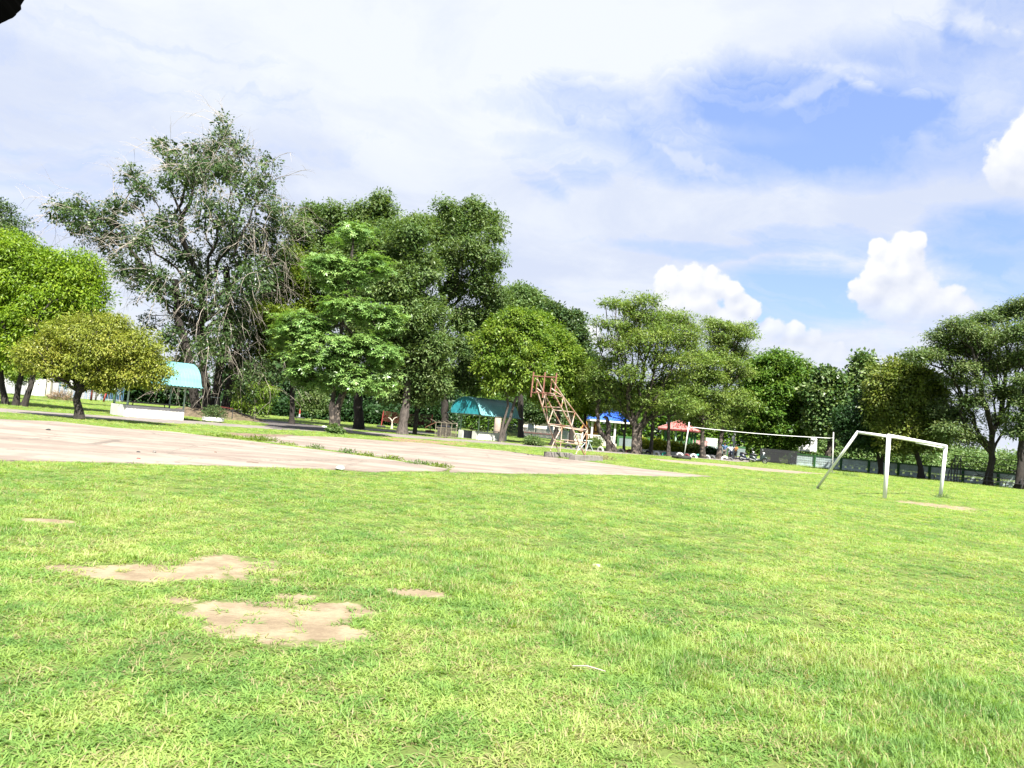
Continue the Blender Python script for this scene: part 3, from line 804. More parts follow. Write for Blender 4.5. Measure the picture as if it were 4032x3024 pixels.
LF_dark = leafmat('dark_tree_leaves', [(0.024, 0.056, 0.020), (0.046, 0.090, 0.030), (0.078, 0.125, 0.042), (0.125, 0.165, 0.065)], 0.28, rough=0.35)
LF_mid = leafmat('fine_green_leaves', [(0.050, 0.100, 0.032), (0.085, 0.145, 0.044), (0.13, 0.19, 0.062), (0.185, 0.23, 0.09)], 0.33)
LF_ywg = leafmat('yellow_green_leaves', [(0.08, 0.13, 0.015), (0.13, 0.19, 0.02), (0.19, 0.24, 0.03)], 0.4)
LF_alst = leafmat('glossy_whorl_leaves', [(0.08, 0.17, 0.045), (0.13, 0.24, 0.06), (0.19, 0.31, 0.085), (0.29, 0.38, 0.13)], 0.3, rough=0.38, spec=0.5)
LF_prun = leafmat('pruned_tree_leaves', [(0.06, 0.13, 0.018), (0.11, 0.19, 0.025), (0.17, 0.25, 0.032), (0.25, 0.31, 0.05)], 0.38)
LF_flame = leafmat('feathery_leaves', [(0.07, 0.13, 0.03), (0.115, 0.185, 0.04), (0.175, 0.24, 0.055), (0.24, 0.28, 0.08)], 0.36)
LF_bush = leafmat('dense_bush_leaves', [(0.035, 0.095, 0.014), (0.065, 0.14, 0.018), (0.10, 0.18, 0.024), (0.16, 0.21, 0.03)], 0.33)
LF_teak = leafmat('broad_pale_leaves', [(0.03, 0.08, 0.022), (0.07, 0.13, 0.035), (0.13, 0.19, 0.06), (0.20, 0.25, 0.09)], 0.25, rough=0.4, spec=0.5)
LF_dome = leafmat('olive_dome_leaves', [(0.055, 0.095, 0.018), (0.10, 0.145, 0.026), (0.15, 0.19, 0.036), (0.21, 0.22, 0.05)], 0.3)
LF_acac = leafmat('acacia_leaves', [(0.050, 0.100, 0.032), (0.085, 0.140, 0.044), (0.13, 0.18, 0.065), (0.19, 0.22, 0.09)], 0.3)
LF_far = leafmat('distant_leaves', [(0.060, 0.12, 0.035), (0.09, 0.16, 0.045), (0.13, 0.20, 0.06), (0.17, 0.22, 0.08)], 0.3)
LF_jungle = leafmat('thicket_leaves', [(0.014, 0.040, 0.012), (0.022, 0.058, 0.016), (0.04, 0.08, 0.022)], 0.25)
LF_croton = leafmat('croton_leaves', [(0.10, 0.17, 0.015), (0.24, 0.29, 0.02), (0.38, 0.36, 0.03)], 0.3)

tree('small_tree', 'low spreading olive yellow tree on one dark crooked trunk beside the court', 
     [(400, 1300, 130, 62), (250, 1335, 120, 75), (420, 1370, 160, 100), (545, 1385, 110, 85), (150, 1405, 85, 70), (330, 1440, 210, 78), (600, 1460, 78, 75), (500, 1485, 120, 55), (455, 1262, 55, 30), (90, 1400, 30, 35), (240, 1440, 130, 60), (400, 1515, 90, 35)],
     37, [(315, 1650), (309, 1610), (301, 1572), (312, 1540), (325, 1505)], BK_dark, LF_olive, clusters=900, per=58, leaf=(0.135, 0.05), spread=0.22, r_base=0.20, r_top=0.15, seed=3, droop=0.5, shell=0.5, core=1.0, up=0.6, cdens=0.9)
tree('round_tree', 'dense lime green tree with clipped round top and three slim dark trunks at left edge',
     [(60, 1015, 110, 100), (0, 1100, 150, 150), (150, 1090, 110, 110), (275, 1080, 115, 100), (335, 1170, 75, 130), (200, 1230, 150, 140), (50, 1300, 140, 140), (340, 1280, 65, 75), (-130, 1200, 170, 200), (110, 1375, 125, 70), (250, 1360, 110, 65), (20, 960, 70, 45), (390, 1250, 25, 50)],
     49, [(60, 1600), (70, 1540), (85, 1470), (110, 1400)], BK_dark, LF_lime, clusters=1300, per=58, leaf=(0.24, 0.085), spread=0.34, flat=0.8, r_base=0.20, seed=4, droop=0.55, shell=0.72, limbs=500,
     trunks=[[(22, 1600, .5), (10, 1530, .5), (0, 1440, .5), (20, 1380)], [(95, 1602, -.3), (120, 1520, -.3), (140, 1440), (160, 1380)]], core=1.2, cdens=0.75)
tree('old_tree', 'tall dark tree beyond the clipped lime tree at the far left edge',
     [(20, 840, 40, 40), (60, 890, 50, 30), (10, 900, 60, 40), (80, 930, 40, 30), (-40, 820, 60, 60), (-120, 900, 120, 100), (-60, 1000, 120, 90), (60, 960, 30, 30)],
     60, [(-30, 1600), (-30, 1400), (-35, 1200), (-30, 1050)], BK_dark, LF_dark, clusters=260, per=42, leaf=(0.19, 0.10), spread=0.42, r_base=0.35, seed=5)
GT = [(885, 500, 40, 45), (890, 560, 70, 60), (935, 590, 45, 50), (768, 580, 45, 40), (820, 590, 40, 50), (660, 596, 55, 45), (625, 570, 30, 30), (690, 650, 60, 60), (830, 690, 110, 90), (900, 660, 90, 60), (1050, 640, 50, 38), (1030, 700, 60, 50), (990, 740, 90, 70), (705, 713, 100, 80),
      (517, 690, 50, 35), (560, 760, 60, 60), (313, 830, 95, 60), (225, 835, 55, 35), (392, 870, 95, 70), (300, 900, 70, 50), (439, 964, 70, 70), (548, 948, 80, 70), (470, 820, 60, 40), (666, 900, 90, 90), (862, 860, 120, 100), (1058, 830, 80, 70), (1110, 860, 50, 60), (1058, 948, 95, 80), (940, 988, 110, 100), (744, 1027, 100, 80), (548, 1080, 80, 80), (480, 1060, 50, 60), (627, 1144, 70, 90), (783, 1144, 100, 90), (980, 1105, 120, 100), (901, 1223, 115, 100), (700, 1200, 60, 60),
      (744, 1290, 80, 90), (980, 1301, 110, 90), (823, 1390, 80, 80), (925, 1430, 95, 85), (1040, 1200, 90, 90), (588, 1280, 45, 60), (660, 1340, 50, 60), (1000, 1480, 80, 60), (1070, 1060, 80, 80), (1060, 1340, 80, 80), (900, 1320, 80, 70), (730, 1400, 50, 70), (1090, 1450, 60, 60), (950, 1540, 60, 40)]
tree('giant_tree', 'tallest old tree with ragged open crown and grey dead branches behind the left shelter', GT, 62,
     [(815, 1610), (812, 1540), (800, 1440), (790, 1330), (795, 1220), (800, 1120)], BK_dark, LF_dark, clusters=1100, per=34, leaf=(0.25, 0.13), spread=0.34, flat=0.75, r_base=0.42, r_top=0.22, r_tip=0.013, seed=8, jit=4.0, shell=0.3, balance=0.55, droop=0.25,
     trunks=[[(848, 1605, 1), (850, 1560, 1), (862, 1460, 1), (885, 1350, 1), (900, 1200, 2), (890, 1050, 2)], [(775, 1606, 0), (760, 1540, 0), (740, 1400, -1), (700, 1250, -1), (690, 1100, -2)], [(880, 1604, 2), (905, 1520, 2), (930, 1400, 3), (960, 1250, 3)]],
     twigs=(850, 3.8, M_twig), core=0.35, outl=0.42)
tree('tamarind_tree', 'feathery tall tree rising directly behind the whorled leaf tree',
     [(1232, 850, 55, 60), (1175, 910, 45, 60), (1318, 862, 60, 60), (1411, 866, 75, 60), (1497, 800, 38, 50), (1500, 860, 65, 60), (1365, 952, 90, 80), (1265, 978, 90, 80), (1464, 952, 100, 80), (1564, 919, 70, 60), (1190, 1010, 60, 60), (1530, 1050, 90, 90), (1330, 1080, 120, 90), (1440, 1130, 100, 90), (1200, 1120, 70, 70), (1300, 1220, 90, 80), (1440, 1300, 100, 90)],
     67, [(1414, 1698), (1412, 1640), (1408, 1560), (1400, 1440), (1395, 1320), (1390, 1200)], BK_dark, LF_mid, clusters=1100, per=50, leaf=(0.34, 0.12), spread=0.46, flat=0.7, style='feather', r_base=0.45, r_top=0.3, outl=0.4, seed=9, jit=2.5, shell=0.45, limbs=500, core=1.2, cdens=0.95)
tree('rain_tree', 'broad feathery green tree on a thick grey furrowed trunk between two dark trunks',
     [(1564, 1000, 80, 70), (1610, 940, 60, 60), (1650, 900, 60, 60), (1564, 1130, 100, 90), (1660, 1060, 90, 90), (1597, 1260, 110, 90), (1663, 1230, 90, 90), (1600, 1370, 110, 90), (1690, 1390, 90, 90), (1560, 1470, 80, 70), (1640, 1490, 100, 70), (1500, 1380, 70, 70), (1700, 1520, 60, 50), (1520, 1550, 60, 35), (1640, 1565, 90, 30)],
     62, [(1583, 1712), (1590, 1660), (1600, 1590), (1605, 1500), (1610, 1400), (1610, 1300)], BK_grey, LF_mid, clusters=1150, per=50, leaf=(0.34, 0.12), spread=0.45, flat=0.7, style='feather', r_base=0.42, r_top=0.28, seed=10, jit=1.5, limbs=450, core=1.2, cdens=0.95)
tree('airy_tree', 'tall airy tree with sky showing through its right side and a crooked black limb',
     [(1756, 830, 50, 50), (1740, 880, 60, 50), (1790, 850, 40, 40), (1875, 815, 50, 38), (1840, 860, 70, 60), (1829, 900, 80, 70), (1928, 866, 60, 50), (1950, 920, 45, 40), (1729, 930, 70, 60), (1663, 890, 60, 50), (1862, 998, 100, 80), (1945, 1040, 50, 60), (1763, 1018, 80, 70), (1895, 1120, 90, 80), (1782, 1131, 60, 60), (1935, 1200, 60, 70), (1829, 1264, 90, 80), (1900, 1300, 80, 80), (1862, 1396, 100, 90), (1763, 1363, 70, 70), (1829, 1490, 90, 60), (1750, 1490, 70, 60), (1910, 1430, 60, 60), (1880, 1530, 60, 30)],
     71, [(1756, 1722), (1752, 1640), (1748, 1500), (1745, 1380), (1740, 1290), (1750, 1200), (1736, 1150)], BK_dark, LF_mid, clusters=1200, per=46, leaf=(0.31, 0.115), spread=0.42, flat=0.75, style='feather', r_base=0.42, r_top=0.22, outl=0.4, seed=12, jit=2.5, shell=0.3, r_tip=0.014, limbs=500, core=0.7, balance=0.6, cdens=1.0)
tree('yellow_green_tree', 'yellow green fine leaved tree between the giant tree and the whorled leaf tree',
     [(1152, 1018, 65, 50), (1086, 1151, 75, 55), (1166, 1098, 80, 55), (1033, 1240, 60, 55), (1100, 1264, 75, 65), (1219, 1230, 80, 70), (1066, 1363, 75, 65), (1180, 1340, 90, 80), (1100, 1440, 70, 50), (1230, 1060, 60, 50)],
     64, [(1150, 1650), (1150, 1540), (1148, 1420), (1140, 1300)], BK_dark, LF_ywg, clusters=650, per=38, leaf=(0.32, 0.11), spread=0.55, style='feather', r_base=0.22, seed=13, jit=2, shell=0.35, core=0.6)
AL = [(1398, 925, 62, 34), (1340, 960, 30, 18), (1318, 1045, 95, 32), (1464, 1045, 62, 30), (1500, 1075, 35, 20), (1265, 1071, 60, 24), (1385, 1098, 85, 28), (1320, 1130, 50, 20), (1398, 1225, 110, 38), (1497, 1262, 80, 42), (1540, 1290, 35, 35), (1329, 1215, 60, 25), (1199, 1290, 110, 42), (1133, 1325, 65, 40),
      (1278, 1363, 100, 42), (1431, 1380, 100, 48), (1520, 1400, 50, 40), (1504, 1449, 60, 50), (1150, 1400, 60, 30), (1232, 1425, 95, 36), (1330, 1440, 70, 35), (1240, 1500, 80, 28), (1398, 1496, 90, 38), (1477, 1520, 70, 28), (1180, 1480, 40, 25)]
tree('alstonia_tree', 'bright green tiered tree with whorled leaves on a pale forked trunk', AL, 50,
     [(1315, 1703), (1312, 1650), (1306, 1600), (1316, 1540), (1325, 1480), (1340, 1340), (1358, 1180), (1375, 1080), (1390, 960)], BK_patch, LF_alst, clusters=620, per=13, leaf=(0.29, 0.095), spread=0.34, flat=0.45, style='whorl',
     r_base=0.27, r_top=0.07, seed=14, jit=0.8, shell=0.5, balance=0.15, trunks=[[(1322, 1660), (1330, 1600), (1352, 1545), (1362, 1500)]], ryk=1.3)
tree('forked_tree', 'bright green bushy tree on a slim forked grey trunk beside the turquoise shelter',
     [(2034, 1275, 65, 55), (2030, 1245, 30, 28), (2095, 1262, 34, 34), (1955, 1300, 38, 40), (2125, 1330, 34, 40), (1985, 1300, 60, 55), (1962, 1370, 90, 80), (2048, 1370, 100, 90), (1955, 1463, 85, 75), (2061, 1450, 100, 80), (2010, 1520, 80, 30), (2120, 1440, 50, 80), (1925, 1520, 40, 35), (2090, 1300, 40, 50)],
     65.6, [(1970, 1742), (1974, 1700), (1985, 1655), (2000, 1600)], BK_grey, LF_prun, clusters=800, per=62, leaf=(0.29, 0.12), spread=0.36, flat=0.75, r_base=0.17, r_top=0.11, outl=0.4, seed=15, shell=0.6, droop=0.45, limbs=400,
     trunks=[[(1978, 1740), (1986, 1700), (2008, 1650), (2022, 1600), (2035, 1560)]], core=1.1, cdens=0.65)
tree('pruned_tree', 'lime green column shaped tree behind the rusty frame',
     [(2124, 1280, 55, 50), (2173, 1358, 75, 70), (2223, 1408, 65, 65), (2195, 1460, 95, 80), (2235, 1530, 75, 70), (2160, 1540, 70, 50), (2120, 1400, 60, 80), (2260, 1470, 35, 60)],
     68, [(2172, 1765), (2190, 1700), (2200, 1640), (2200, 1580)], BK_dark, LF_prun, clusters=700, per=60, leaf=(0.29, 0.12), spread=0.35, flat=0.75, r_base=0.24, seed=16, shell=0.68, droop=0.45, limbs=300, core=1.1, cdens=0.7)
tree('dome_tree', 'small dome clipped lime tree immediately left of the blue roof',
     [(2333, 1468, 48, 42), (2355, 1520, 42, 55), (2308, 1570, 60, 55), (2290, 1500, 55, 60), (2340, 1590, 40, 40), (2270, 1600, 40, 35)],
     74, [(2300, 1760), (2302, 1690), (2305, 1630)], BK_dark, LF_lime, clusters=420, per=56, leaf=(0.29, 0.12), spread=0.33, flat=0.75, r_base=0.16, seed=17, shell=0.75, droop=0.4, limbs=200, core=1.1, cdens=0.8)
tree('distant_tree', 'hazy green rounded tree rising beyond the bushy forked tree',
     [(2049, 1160, 55, 36), (2089, 1190, 60, 45), (2000, 1190, 60, 45), (2124, 1230, 55, 45), (2040, 1240, 90, 60), (2080, 1310, 90, 60)],
     98, [(2050, 1715), (2050, 1500), (2052, 1350)], BK_dark, LF_far, clusters=550, per=36, leaf=(0.36, 0.16), spread=0.55, r_base=0.4, outl=0.4, seed=18, limbs=150, core=1.0)
tree('teak_tree', 'dark leafed tree with open upright top between distant tree and flame tree',
     [(2178, 1232, 35, 35), (2208, 1262, 45, 45), (2258, 1262, 40, 38), (2235, 1310, 65, 55), (2285, 1330, 35, 25), (2223, 1360, 80, 50), (2278, 1390, 55, 50), (2300, 1440, 50, 50)],
     88, [(2250, 1730), (2248, 1550), (2245, 1420)], BK_dark, LF_dark, clusters=480, per=38, leaf=(0.34, 0.2), spread=0.5, r_base=0.3, outl=0.4, seed=19, limbs=220, shell=0.3, core=0.6)
FL = [(2527, 1184, 62, 20), (2581, 1186, 32, 18), (2412, 1199, 42, 15), (2472, 1214, 58, 22), (2522, 1249, 90, 30), (2367, 1274, 40, 16), (2422, 1284, 50, 20), (2472, 1309, 60, 25), (2596, 1260, 80, 30), (2671, 1259, 70, 24), (2720, 1299, 55, 26), (2621, 1314, 100, 34), (2372, 1350, 45, 18), (2447, 1368, 70, 30), (2546, 1348, 100, 36), (2696, 1355, 80, 34),
      (2397, 1425, 60, 28), (2472, 1473, 65, 30), (2596, 1423, 100, 38), (2710, 1420, 70, 32), (2646, 1498, 80, 32), (2422, 1535, 70, 32), (2522, 1522, 60, 30), (2646, 1572, 80, 32), (2690, 1600, 60, 24), (2472, 1590, 50, 26), (2560, 1600, 60, 24), (2350, 1480, 45, 24), (2380, 1600, 40, 22)]
tree('flame_tree', 'wide open umbrella tree with visible branches on the thick trunk left of the red roof', FL, 65.6,
     [(2500, 1788), (2499, 1750), (2500, 1700), (2498, 1655)], BK_patch, LF_flame, clusters=1000, per=34, leaf=(0.26, 0.085), spread=0.52, flat=0.36, style='feather', r_base=0.31, r_top=0.22, r_tip=0.014, seed=20, jit=2.2, shell=0.2, depth=1.3, balance=0.7, droop=0.05,
     trunks=[[(2512, 1786, .3), (2514, 1740, .3), (2520, 1690, .3), (2550, 1650, .3), (2590, 1620)]], core=0.3, ryk=1.7)
tree('slim_tree', 'slim bare trunked tree standing behind the white tyre near the hedge', [(2562, 1560, 45, 26), (2600, 1530, 40, 22), (2540, 1600, 35, 20)],
     73, [(2562, 1778), (2568, 1700), (2574, 1620), (2575, 1570)], BK_grey, LF_flame, clusters=170, per=32, leaf=(0.2, 0.062), spread=0.42, flat=0.4, style='feather', r_base=0.19, seed=21)
tree('slim_tree', 'slim straight trunked tree standing in front of the red roof', [(2630, 1560, 50, 26), (2660, 1610, 40, 22), (2600, 1520, 40, 22)],
     67, [(2632, 1789), (2633, 1720), (2634, 1640), (2632, 1580)], BK_grey, LF_flame, clusters=170, per=32, leaf=(0.2, 0.062), spread=0.42, flat=0.4, style='feather', r_base=0.17, seed=22)
tree('slim_tree', 'thin pale tree with a low fork between leaning stump tree and thick flame tree trunk', [(2462, 1640, 28, 20), (2440, 1600, 40, 26), (2480, 1570, 40, 24), (2450, 1520, 40, 26)],
     71, [(2456, 1772), (2458, 1730), (2462, 1690), (2464, 1640)], BK_grey, LF_flame, clusters=120, per=30, leaf=(0.2, 0.062), spread=0.42, flat=0.5, style='feather', r_base=0.12, seed=23, trunks=[[(2456, 1772), (2458, 1708), (2448, 1688), (2446, 1668)]])
tree('umbrella_tree', 'mottled trunk umbrella tree right beside the white louvred board',
     [(2745, 1408, 55, 22), (2795, 1428, 55, 24), (2770, 1480, 75, 30), (2706, 1488, 55, 28), (2810, 1500, 45, 24), (2745, 1547, 75, 32), (2795, 1622, 65, 28), (2720, 1607, 55, 26), (2830, 1570, 45, 26), (2700, 1650, 45, 20), (2780, 1670, 50, 20)],
     71, [(2768, 1803), (2766, 1750), (2766, 1690), (2768, 1620), (2772, 1540)], BK_patch, LF_flame, clusters=600, per=34, leaf=(0.27, 0.09), spread=0.5, flat=0.36, style='feather', r_base=0.27, r_top=0.13, seed=24, jit=1.8, shell=0.15, depth=1.2, balance=0.7, ryk=1.5)
tree('umbrella_tree', 'tallest tiered umbrella tree with a slanting pale trunk beside the people',
     [(2800, 1262, 30, 13), (2820, 1284, 50, 20), (2875, 1299, 68, 24), (2944, 1284, 32, 14), (2934, 1323, 48, 20), (2820, 1330, 50, 24), (2860, 1358, 70, 26), (2915, 1388, 50, 24), (2820, 1400, 50, 26), (2880, 1430, 60, 26), (2930, 1470, 40, 20), (2850, 1490, 60, 24), (2900, 1560, 50, 24), (2840, 1600, 45, 24), (2940, 1600, 50, 24), (2880, 1660, 40, 20)],
     74, [(2830, 1806), (2836, 1750), (2846, 1680), (2856, 1600), (2862, 1520), (2868, 1440)], BK_patch, LF_flame, clusters=600, per=34, leaf=(0.27, 0.09), spread=0.5, flat=0.36, style='feather', r_base=0.25, r_top=0.12, seed=25, jit=1.8, shell=0.15, depth=1.2, balance=0.7, ryk=1.4)
tree('bushy_tree', 'large rounded bright green tree drooping over the dark slatted fence',
     [(3063, 1432, 85, 50), (3008, 1450, 80, 50), (3128, 1465, 75, 50), (3171, 1500, 50, 45), (2981, 1507, 85, 70), (3090, 1523, 120, 80), (3036, 1600, 125, 90), (3140, 1588, 85, 80), (2943, 1588, 70, 70), (2965, 1675, 80, 60), (3063, 1697, 110, 70), (3120, 1697, 80, 60), (3025, 1740, 80, 40), (3085, 1745, 50, 30), (2930, 1640, 50, 50)],
     80, [(3050, 1820), (3052, 1760), (3055, 1700), (3058, 1620)], BK_dark, LF_bush, clusters=1100, per=60, leaf=(0.38, 0.16), spread=0.46, flat=0.6, style='feather', r_base=0.4, outl=0.4, seed=26, shell=0.62, limbs=250, droop=0.3, core=1.2, cdens=0.75)
tree('broadleaf_tree', 'large pale leaved tree on a bent brown trunk by the right net pole',
     [(3252, 1490, 38, 32), (3296, 1517, 42, 34), (3204, 1550, 42, 36), (3269, 1565, 65, 45), (3399, 1436, 30, 40), (3380, 1480, 36, 32), (3420, 1480, 32, 32), (3361, 1525, 40, 34), (3330, 1550, 32, 30), (3236, 1620, 50, 42), (3290, 1642, 48, 40), (3252, 1680, 50, 32), (3210, 1670, 32, 28), (3330, 1610, 30, 30)],
     76, [(3258, 1843), (3256, 1800), (3266, 1760), (3268, 1710), (3266, 1650)], BK_patch, LF_teak, clusters=560, per=30, leaf=(0.4, 0.28), spread=0.5, flat=0.8, r_base=0.30, r_top=0.2, seed=27, shell=0.35, limbs=260, trunks=[[(3262, 1840), (3264, 1790), (3285, 1745), (3310, 1700), (3330, 1640)]], core=0.8)
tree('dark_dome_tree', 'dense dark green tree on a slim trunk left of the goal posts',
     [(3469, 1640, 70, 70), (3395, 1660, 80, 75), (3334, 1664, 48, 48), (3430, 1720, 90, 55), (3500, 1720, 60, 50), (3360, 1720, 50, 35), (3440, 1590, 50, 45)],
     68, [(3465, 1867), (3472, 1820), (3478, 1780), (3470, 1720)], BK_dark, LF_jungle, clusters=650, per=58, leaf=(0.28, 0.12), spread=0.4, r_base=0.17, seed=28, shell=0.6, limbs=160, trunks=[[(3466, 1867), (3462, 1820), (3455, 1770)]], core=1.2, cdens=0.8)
tree('olive_dome_tree', 'big olive green dome shaped tree behind the football goal',
     [(3551, 1475, 85, 52), (3497, 1515, 75, 60), (3605, 1505, 80, 60), (3655, 1520, 55, 50), (3490, 1590, 80, 80), (3578, 1565, 105, 90), (3676, 1588, 60, 70), (3551, 1665, 105, 80), (3632, 1665, 85, 75), (3480, 1660, 60, 60), (3600, 1725, 90, 50), (3686, 1700, 62, 55), (3530, 1740, 60, 35)],
     66, [(3628, 1884), (3625, 1840), (3610, 1790), (3600, 1730)], BK_dark, LF_dome, clusters=950, per=58, leaf=(0.3, 0.15), spread=0.38, flat=0.75, r_base=0.26, seed=29, shell=0.65, limbs=250, core=1.2, cdens=0.8)
OA = [(3768, 1285, 50, 24), (3713, 1328, 58, 26), (3811, 1306, 58, 28), (3876, 1263, 58, 26), (3957, 1236, 50, 28), (3741, 1387, 80, 28), (3659, 1404, 60, 22), (3605, 1404, 38, 16), (3849, 1375, 80, 32), (3930, 1340, 80, 34), (3795, 1445, 62, 26), (3903, 1440, 70, 28), (3985, 1425, 66, 30), (3822, 1580, 55, 24), (3957, 1550, 55, 28), (3768, 1642, 58, 30), (3795, 1720, 62, 34), (3930, 1660, 45, 24), (3740, 1700, 50, 30), (3710, 1620, 45, 24), (3850, 1510, 50, 20), (3760, 1500, 45, 18)]
tree('acacia_tree', 'tall feathery dark tree on a crooked black trunk behind the bleachers', OA, 62,
     [(3890, 1905), (3893, 1870), (3908, 1810), (3903, 1760), (3906, 1700)], BK_dark, LF_acac, clusters=1100, per=34, leaf=(0.27, 0.1), spread=0.52, flat=0.42, style='feather', r_base=0.34, r_top=0.2, r_tip=0.016, outl=0.4, seed=30, jit=2.0, shell=0.15, depth=1.1, balance=0.7, ryk=1.35)
tree('acacia_tree', 'tall feathery dark tree cut off by the right edge',
     [(4032, 1208, 60, 34), (4012, 1310, 66, 40), (4100, 1260, 90, 60), (4040, 1400, 60, 30), (4100, 1380, 80, 50), (4032, 1500, 60, 34), (4045, 1590, 60, 36), (3990, 1640, 40, 28), (4100, 1560, 80, 60), (4020, 1700, 45, 34), (4090, 1680, 60, 40), (4150, 1480, 90, 90)],
     60, [(4012, 1918), (4016, 1860), (4020, 1760), (4030, 1650), (4045, 1540)], BK_dark, LF_acac, clusters=750, per=34, leaf=(0.27, 0.1), spread=0.52, flat=0.42, style='feather', r_base=0.32, r_top=0.17, r_tip=0.016, seed=31, jit=1.5, shell=0.15, balance=0.7)
# leaning broken tree in front of the blue roof
tree('leaning_tree', 'leaning half cut tree with a sawn stump arm standing before the blue roof',
     [(2360, 1560, 50, 26), (2400, 1600, 34, 20), (2330, 1500, 50, 30), (2395, 1520, 45, 28), (2360, 1450, 50, 30)],
     65.6, [(2420, 1780), (2410, 1755), (2385, 1725), (2362, 1700), (2354, 1670), (2356, 1640), (2350, 1620), (2358, 1590), (2362, 1560)], BK_patch, LF_flame, clusters=170, per=32, leaf=(0.2, 0.062), spread=0.42, flat=0.45, style='feather', r_base=0.25, r_top=0.13, seed=32,
     trunks=[[(2398, 1740), (2393, 1712), (2397, 1690), (2393, 1660), (2388, 1645), (2378, 1641)]])
# understory and backdrop trees, one by one where they can be told apart
def bush(label, lobes, Y, base, leafm, clusters, leaf=(0.22, 0.09), spread=0.4, seed=1, name='shrub', cat='shrub', r_base=0.05, style='broad', per=40, group=None, shell=0.4):
    return tree(name, label, lobes, Y, [(base, 0), (base, lobes[0][1])], BK_dark, leafm, clusters=clusters, per=per, leaf=leaf, spread=spread, r_base=r_base, r_top=r_base * .7, r_tip=0.006, seed=seed, style=style, cat=cat, limbs=min(80, clusters), shell=shell, droop=0.2, group=group)
bush('drooping fresh green shrub at the edge of the dark thicket', [(985, 1570, 55, 45), (1030, 1545, 45, 35), (940, 1575, 40, 45), (1010, 1605, 50, 30), (960, 1530, 30, 20)], 82, 985, LF_prun, 230, leaf=(0.36, 0.10), spread=0.45, seed=41, style='feather')
bush('pale spreading sapling beside the whorled leaf tree trunk', [(1235, 1560, 45, 35), (1200, 1590, 35, 25), (1250, 1610, 35, 25)], 88, 1228, LF_mid, 90, leaf=(0.34, 0.14), seed=42)
bush('pale green shrub over the white wall at far left', [(60, 1470, 60, 35), (20, 1440, 50, 30), (100, 1480, 40, 25)], 88, 60, LF_prun, 130, leaf=(0.3, 0.11), seed=43)
bush('leafy weed clump at the foot of the whorled leaf tree', [(1312, 1695, 20, 16), (1335, 1703, 14, 11)], 48.5, 1312, LF_mid, 40, leaf=(0.16, 0.10), spread=0.14, seed=44)
bush('low wiry green bush on the lawn left of the rusty frame', [(2098, 1738, 26, 17), (2120, 1750, 14, 9), (2078, 1747, 12, 8)], 63, 2098, LF_mid, 60, leaf=(0.16, 0.07), spread=0.2, seed=45)
bush('dark leafy bush by the corner of the railed pavilion', [(2338, 1748, 24, 18), (2318, 1760, 14, 10), (2355, 1762, 12, 9)], 82, 2336, LF_mid, 60, leaf=(0.2, 0.1), spread=0.22, seed=46)
for q, (px, rx, ry, top, mt_, lab) in enumerate([(2540, 28, 26, 1748, LF_croton, 'yellow green croton bush right of the thick flame tree trunk'), (2592, 26, 28, 1745, LF_croton, 'croton bush left of the slim trunk under the red roof'),
      (2648, 30, 24, 1752, LF_croton, 'brightest yellow croton bush under the red roof'), (2690, 24, 18, 1764, LF_dome, 'clipped olive bush behind the left net pole'), (2735, 30, 22, 1764, LF_dome, 'round clipped olive bush right of the left net pole'), (2800, 22, 16, 1778, LF_jungle, 'dark low bush below the white louvred board')]):
    bush(lab, [(px, top + ry * .6, rx, ry), (px + rx * .5, top + ry, rx * .7, ry * .7), (px - rx * .5, top + ry, rx * .7, ry * .7)], 77.5, px, mt_, 110, leaf=(0.26, 0.13), spread=0.26, seed=50 + q, group='shrubs along the white kerb')
def mass(name, label, spans, leafm, leaf, dens, seed, kind='stuff'):
    """a far wood: foliage heaps along a line; spans: (px0, px1, y_top0, y_top1, Y, depth)"""
    r = np.random.default_rng(seed); parts = []; wood = []
    for px0, px1, t0, t1, Y, dp in spans:
        n = int(abs(px1 - px0) * dens)
        u = r.uniform(0, 1, n); px = px0 + (px1 - px0) * u; yy = Y + r.uniform(0, dp, n)
        top = t0 + (t1 - t0) * u + (fbm(px, px * 0, 70.0, 4, seed) - 0.5) * 110
        hz = 1673 + 0.0875 * (px - 2016); H = EYE + (hz - top) * yy / FPX
        z = np.maximum(0.2, H * (1 - (r.uniform(0, 1, n) ** 1.6)))
        g0 = np.array([GD(p, y_) for p, y_ in zip(px, yy)]); c = g0 + np.stack([np.zeros(n), np.zeros(n), z], 1)
        per = 26; N_ = n * per
        off = r.normal(0, 1, (N_, 3)) * np.array([0.75, 0.75, 0.5]) * (Y / 95)
        o = np.repeat(c, per, 0) + off; o[:, 2] = np.maximum(o[:, 2], 0.03)
        d = unit(off + r.normal(0, 0.6, (N_, 3)) + np.array([0, -0.2, -0.3])); nn = unit(np.array([0, -0.4, 0.6]) + r.normal(0, 0.5, (N_, 3)))
        s = r.uniform(0.7, 1.3, N_)
        parts.append(leaf_quads(o, d, nn, leaf[0] * s, leaf[1] * s))
    V, F = join(parts)
    o = link(name, raw_mesh(name, V, F, leafm)); o['kind'] = kind
    return tag(o, label, 'woodland')
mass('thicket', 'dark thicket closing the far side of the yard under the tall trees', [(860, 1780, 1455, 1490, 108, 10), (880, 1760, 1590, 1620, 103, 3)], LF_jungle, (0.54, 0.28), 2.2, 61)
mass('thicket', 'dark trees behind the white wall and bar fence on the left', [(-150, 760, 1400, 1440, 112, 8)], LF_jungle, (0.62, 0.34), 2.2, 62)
mass('woodland', 'mid green distant trees seen between the trunks beyond the pavilions', [(1740, 2500, 1560, 1540, 150, 10), (2400, 3350, 1530, 1640, 118, 14)], LF_bush, (0.58, 0.30), 2.2, 63)
